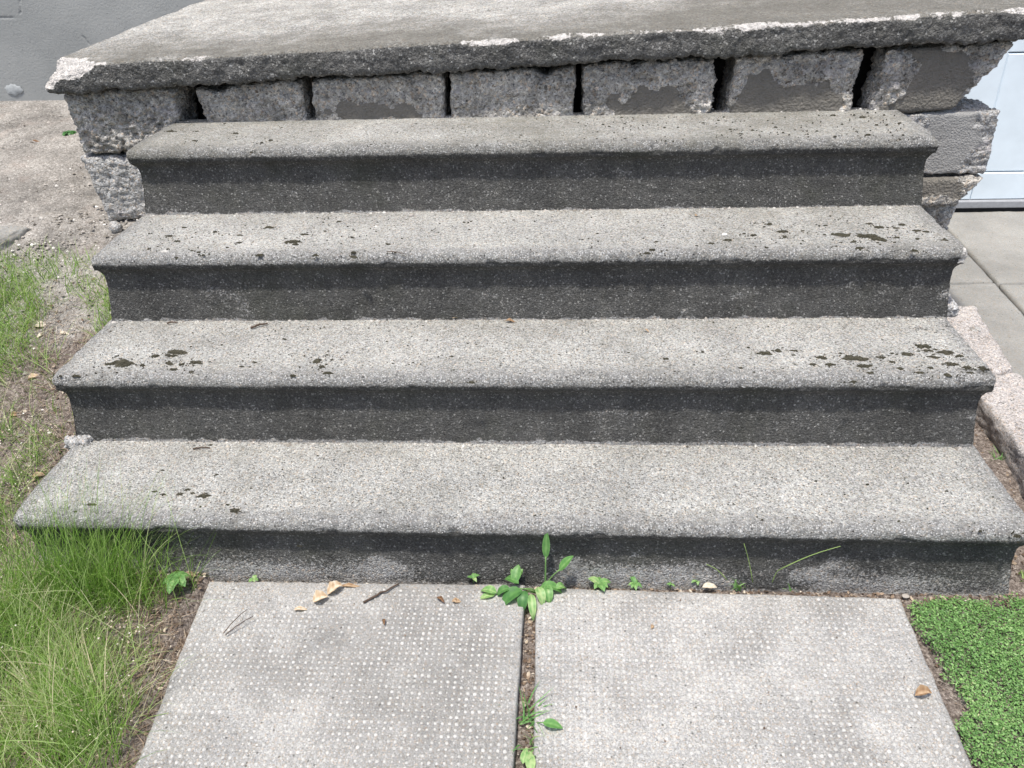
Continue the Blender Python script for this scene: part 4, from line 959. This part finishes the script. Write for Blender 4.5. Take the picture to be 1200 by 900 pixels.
def dens_long(P):
    x, y = P[:, 0], P[:, 1]
    clump = np.clip(.6 + .9 * fbm(P, 9, 61, 3), .12, 1)
    core = np.exp(-(((x + .80) / .13) ** 2 + ((y + .045) / .05) ** 2)); clump = np.maximum(clump, core * .7)
    front = sst(.0, .05, edge_x(y) - .005 - x + .03 * fbm(P, 20, 6, 3)) * (y < -.012)
    side_ = (x < -.985) * (y >= -.012) * sst(.5, .1, y) * .45
    return np.clip(front * clump + side_ * clump, 0, 1)
Pg, r_ = scatter(13500, -1.28, -.53, -.56, .5, dens_long, 101)
n = len(Pg)
fr_ = sst(.15, -.1, Pg[:, 1])
ln = r_.uniform(.05, .165, n) * (.55 + .45 * fr_) * np.clip(.85 + .4 * fbm(Pg, 6, 5, 3), .5, 1.3)
az = 1.35 + fbm(Pg, 7, 7, 3) * 2.2 + r_.normal(0, 1.2, n)
tint = np.clip(.08 + r_.beta(1.8, 1.9, n) * .95 + .2 * fbm(Pg, 9, 17, 3), 0, 1); tint[r_.random(n) < .10] = r_.uniform(.85, 1)
V, F, T = blades(Pg - (0, 0, .004), ln, r_.uniform(.0009, .0020, n), az, np.abs(r_.normal(.30, .30, n)), r_.uniform(.1, 1.9, n), tint)
Pc, r2 = scatter(950, -1.02, -.6, -.14, -.012, lambda P: np.exp(-(((P[:, 0] + .80) / .12) ** 2 + ((P[:, 1] + .05) / .05) ** 2)), 111); m2 = len(Pc)
V2_, F2_, T2_ = blades(Pc - (0, 0, .004), r2.uniform(.07, .30, m2), r2.uniform(.0009, .0018, m2), 1.3 + r2.normal(0, 1.2, m2), np.abs(r2.normal(.3, .3, m2)), r2.uniform(.1, 1.6, m2), np.clip(r2.beta(1.8, 2.4, m2), 0, 1))
tag(obj('tall_grass', mesh_of('tall_grass', V2_, F2_, M_GRASS, dict(tint=T2_))), 'tall thin grass clump reaching over the left end of the lowest tread', 'grass', kind='stuff')
tag(obj('long_grass', mesh_of('long_grass', V, F, M_GRASS, dict(tint=T))), 'long fine green grass at the lower left beside the steps', 'grass', kind='stuff')
# sparse short grass further up the bank
def dens_short(P):
    x, y = P[:, 0], P[:, 1]
    c = sst(-.15, .45, fbm(P, 7, 71, 3) + .12 + .5 * sst(-1.15, -1.35, x))
    return c * sst(.90, .66, y + .1 * (x + 1.3)) * (x < -1.0 - .0 * y) * sst(.25, .4, y + .3) * (y > .05)
Pg, r_ = scatter(11000, -1.6, -.985, .03, 1.0, dens_short, 102); n = len(Pg)
V, F, T = blades(Pg - (0, 0, .003), r_.uniform(.02, .10, n), r_.uniform(.0010, .0022, n), r_.uniform(0, 6.28, n), np.abs(r_.normal(.6, .4, n)), r_.uniform(.2, 1.3, n), np.clip(r_.beta(2.5, 2, n), .1, 1))
tag(obj('short_grass', mesh_of('short_grass', V, F, M_GRASS, dict(tint=T))), 'thin patchy grass on the soil bank left of the upper steps', 'grass', kind='stuff')
# dry thatch
def dens_dry(P):
    x, y = P[:, 0], P[:, 1]
    e = edge_x(y) + .045
    a_ = (x < e) * (y < .02) * (.35 + .65 * sst(.12, .0, e - x))
    b_ = (x < -.98) * (y >= .02) * sst(.9, .5, y) * .35
    return np.clip((a_ + b_) * (.5 + .6 * fbm(P, 14, 3, 3)), 0, 1)
Pg, r_ = scatter(15000, -1.6, -.52, -.56, .9, dens_dry, 103); n = len(Pg)
V, F, T = blades(Pg + (0, 0, .004), r_.uniform(.010, .045, n), r_.uniform(.0008, .0019, n), r_.uniform(0, 6.28, n), r_.uniform(1.15, 1.55, n), r_.uniform(-.5, .6, n), np.clip(r_.beta(2, 2, n), 0, 1), 3)
tag(obj('dry_thatch', mesh_of('dry_thatch', V, F, M_DRY, dict(tint=T))), 'dry brown grass litter matted under and beside the grass', 'litter', kind='stuff')
Pg, r_ = scatter(260, -1.2, -.56, -.5, .5, lambda P: (P[:, 0] < edge_x(P[:, 1]) - .01) * (P[:, 1] < -.01) + (P[:, 0] < -1.0) * (P[:, 1] > 0) * .5, 109); n = len(Pg)
V, F, T = blades(Pg + (0, 0, .02), r_.uniform(.08, .21, n), r_.uniform(.0011, .0022, n), r_.uniform(0, 6.28, n), r_.uniform(.3, 1.1, n), r_.uniform(.1, 1.0, n), np.clip(r_.normal(.88, .08, n), 0, 1), 7)
tag(obj('straw_stalks', mesh_of('straw_stalks', V, F, M_GRASS, dict(tint=T))), 'pale seed stalks crossing over the long grass', 'grass', kind='stuff')
Pg, r_ = scatter(2600, -1.2, -.56, -.56, .3, lambda P: (P[:, 0] < edge_x(P[:, 1]) - .01) * (P[:, 1] < -.01) * np.clip(.35 + .9 * fbm(P, 9, 66, 3), 0, 1) + (P[:, 0] < -1.0) * (P[:, 1] > 0) * .4, 112); n = len(Pg)
V, F, T = flakes(Pg + np.stack([0 * Pg[:, 0], 0 * Pg[:, 0], r_.uniform(.01, .07, n)], 1), r_.uniform(.0010, .0026, n), 8, M_DRY, np.clip(r_.normal(.8, .15, n), 0, 1))
tag(obj('seed_heads', mesh_of('seed_heads', V, F, M_DRY, dict(tint=T))), 'tiny pale seeds caught among the long grass', 'grass', kind='stuff')
# gravel and crumbs
def crumbs(P, R, seed, mat, name, label, tint):
    r_ = np.random.default_rng(seed); n = len(P)
    O = np.array([(1, 0, 0), (0, 1, 0), (-1, 0, 0), (0, -1, 0), (0, 0, .7), (0, 0, -.7)], float)
    V = P[:, None, :] + O[None] * R[:, None, None] * r_.uniform(.6, 1.3, (n, 6, 1))
    a = r_.uniform(0, 6.28, n)
    Fq = np.array([(0, 1, 4), (1, 2, 4), (2, 3, 4), (3, 0, 4), (1, 0, 5), (2, 1, 5), (3, 2, 5), (0, 3, 5)])
    F = (np.arange(n)[:, None, None] * 6 + Fq[None]).reshape(-1, 3)
    return tag(obj(name, mesh_of(name, V.reshape(-1, 3), F, mat, dict(tint=np.repeat(tint, 6)), smooth=False)), label, 'gravel', kind='stuff')
def dens_gr(P):
    x, y = P[:, 0], P[:, 1]
    return np.clip((x < -.98) * sst(.2, .6, y) * (.25 + .5 * sst(.9, .6, np.abs(y - .85) * 3) + .4 * fbm(P, 6, 8, 3)), 0, 1) * (y < 2.1)
Pg, r_ = scatter(9000, -2.4, -.98, .2, 2.15, dens_gr, 104); n = len(Pg)
crumbs(Pg + (0, 0, .002), r_.gamma(2.2, .0011, n), 1, M_GRAVEL, 'gravel', 'loose sandy gravel on the ground left of the porch', np.clip(r_.normal(.55, .25, n), 0, 1))
def dens_fr(P):
    x, y = P[:, 0], P[:, 1]
    gap = (np.abs(x - .049 - .02 * (-y)) < .012) * (y < .0)
    foot = (y > -.03) * (y < .012) * (x > -.8) * (x < .98) * .6
    lft = (x < -.545) * (y < .03) * (x > -.85) * .35
    rgt = (x > .725) * (y < .02) * .12 * (x < 1.3)
    tr = (x > .97) * (y > 0) * (x < 1.1) * (y < .6) * .3
    return np.clip(gap + foot + lft + rgt + tr, 0, 1)
Pg, r_ = scatter(6500, -.85, 1.3, -.6, .6, dens_fr, 105); n = len(Pg)
Pg[:, 2] = np.maximum(Pg[:, 2], -.004)
crumbs(Pg + (0, 0, .0015), r_.gamma(2.0, .0008, n), 2, M_DRY, 'soil_crumbs', 'dark soil crumbs in the slab joint and along the foot of the steps', np.clip(r_.beta(1.6, 3, n), 0, 1))
for k in range(4):
    r_ = np.random.default_rng(300 + k); n = 900
    x = r_.uniform(-.945, .945, n); y = YF[k + 1] + .010 - r_.gamma(1.1, .0035, n) + .003 * fbm(np.stack([x, 0 * x, 0 * x], 1), 30, k, 3)
    m_ = r_.random(n) < .12; y[m_] = r_.uniform(YF[k] + .015, YF[k + 1], m_.sum())
    Pk = np.stack([x, y, ZT[k] + TL[k] * x + .0006], 1)
    o = crumbs(Pk, r_.gamma(2.2, .00065, n) * np.where(m_, .7, 1), 5 + k, M_GRAVEL, 'grit', 'fine sandy grit', np.clip(r_.normal(.68, .25, n), 0, 1))
    del o['label'], o['category']; o.parent = tread_objs[k]
# flakes lying in the litter and in the slab joint
def dens_fl(P):
    x, y = P[:, 0], P[:, 1]
    gap = (np.abs(x - .049 - .02 * (-y)) < .010) * (y < .0)
    foot = (y > -.02) * (y < .01) * (x > -.75) * (x < .98) * 1.0
    lft = (x < edge_x(y) + .05) * (y < .03) * .3
    bank = (x < -.99) * (y > .03) * sst(1.0, .5, y) * .16
    return np.clip(gap + foot + lft + bank, 0, 1)
Pg, r_ = scatter(3600, -1.7, .98, -.6, 1.0, dens_fl, 106); n = len(Pg)
ns2 = 130; Ps = np.stack([r_.uniform(-.5, .70, ns2), -.01 - .45 * r_.random(ns2) ** 1.7, np.full(ns2, .0185)], 1)
Pg = np.concatenate([Pg, Ps]); n = len(Pg); rad = r_.uniform(.0018, .0058, n); rad[-ns2:] = r_.uniform(.0008, .0026, ns2)
V, F, T = flakes(Pg + (0, 0, .006 - .0025), rad, 3, M_DRY, np.clip(r_.beta(2, 1.6, n), 0, 1))
tag(obj('leaf_litter', mesh_of('leaf_litter', V, F, M_DRY, dict(tint=T))), 'crumbled brown and cream leaf litter in the grass and slab joint', 'litter', kind='stuff')
# creeping plants at the lower right
def dens_cr(P):
    x, y = P[:, 0], P[:, 1]
    e = np.interp(y, [-.7, -.45, -.30, -.24, -.16, -.08, -.03, .0], [.705, .722, .735, .762, .752, .745, .745, .80])
    q = sst(-.004, .012, x - e + .012 * fbm(P, 26, 4, 3)) * sst(-.002, -.02, y + .014 * fbm(P, 20, 2, 3))
    hole = sst(.55, .8, fbm(P, 11, 14, 4))
    return q * (1 - .8 * hole) * sst(.0, -.05, x - 1.08 + .05 * fbm(P, 8, 31, 3))
Pg, r_ = scatter(38000, .70, 1.12, -.52, .02, dens_cr, 107); n = len(Pg)
Pg[:, 2] += .003 + .016 * r_.random(n) ** .7 * (.6 + .5 * np.clip(fbm(Pg, 16, 9, 3), -1, 1)) + .004
V, F, T = flakes(Pg, r_.uniform(.0013, .0029, n), 4, M_CREEP, np.clip(r_.beta(2.4, 2.2, n) + .12 * fbm(Pg, 9, 3, 3), 0, 1))
tag(obj('creeping_plants', mesh_of('creeping_plants', V, F, M_CREEP, dict(tint=T))), 'dense mat of tiny round green leaves beside the right paving slab', 'ground cover', kind='stuff')
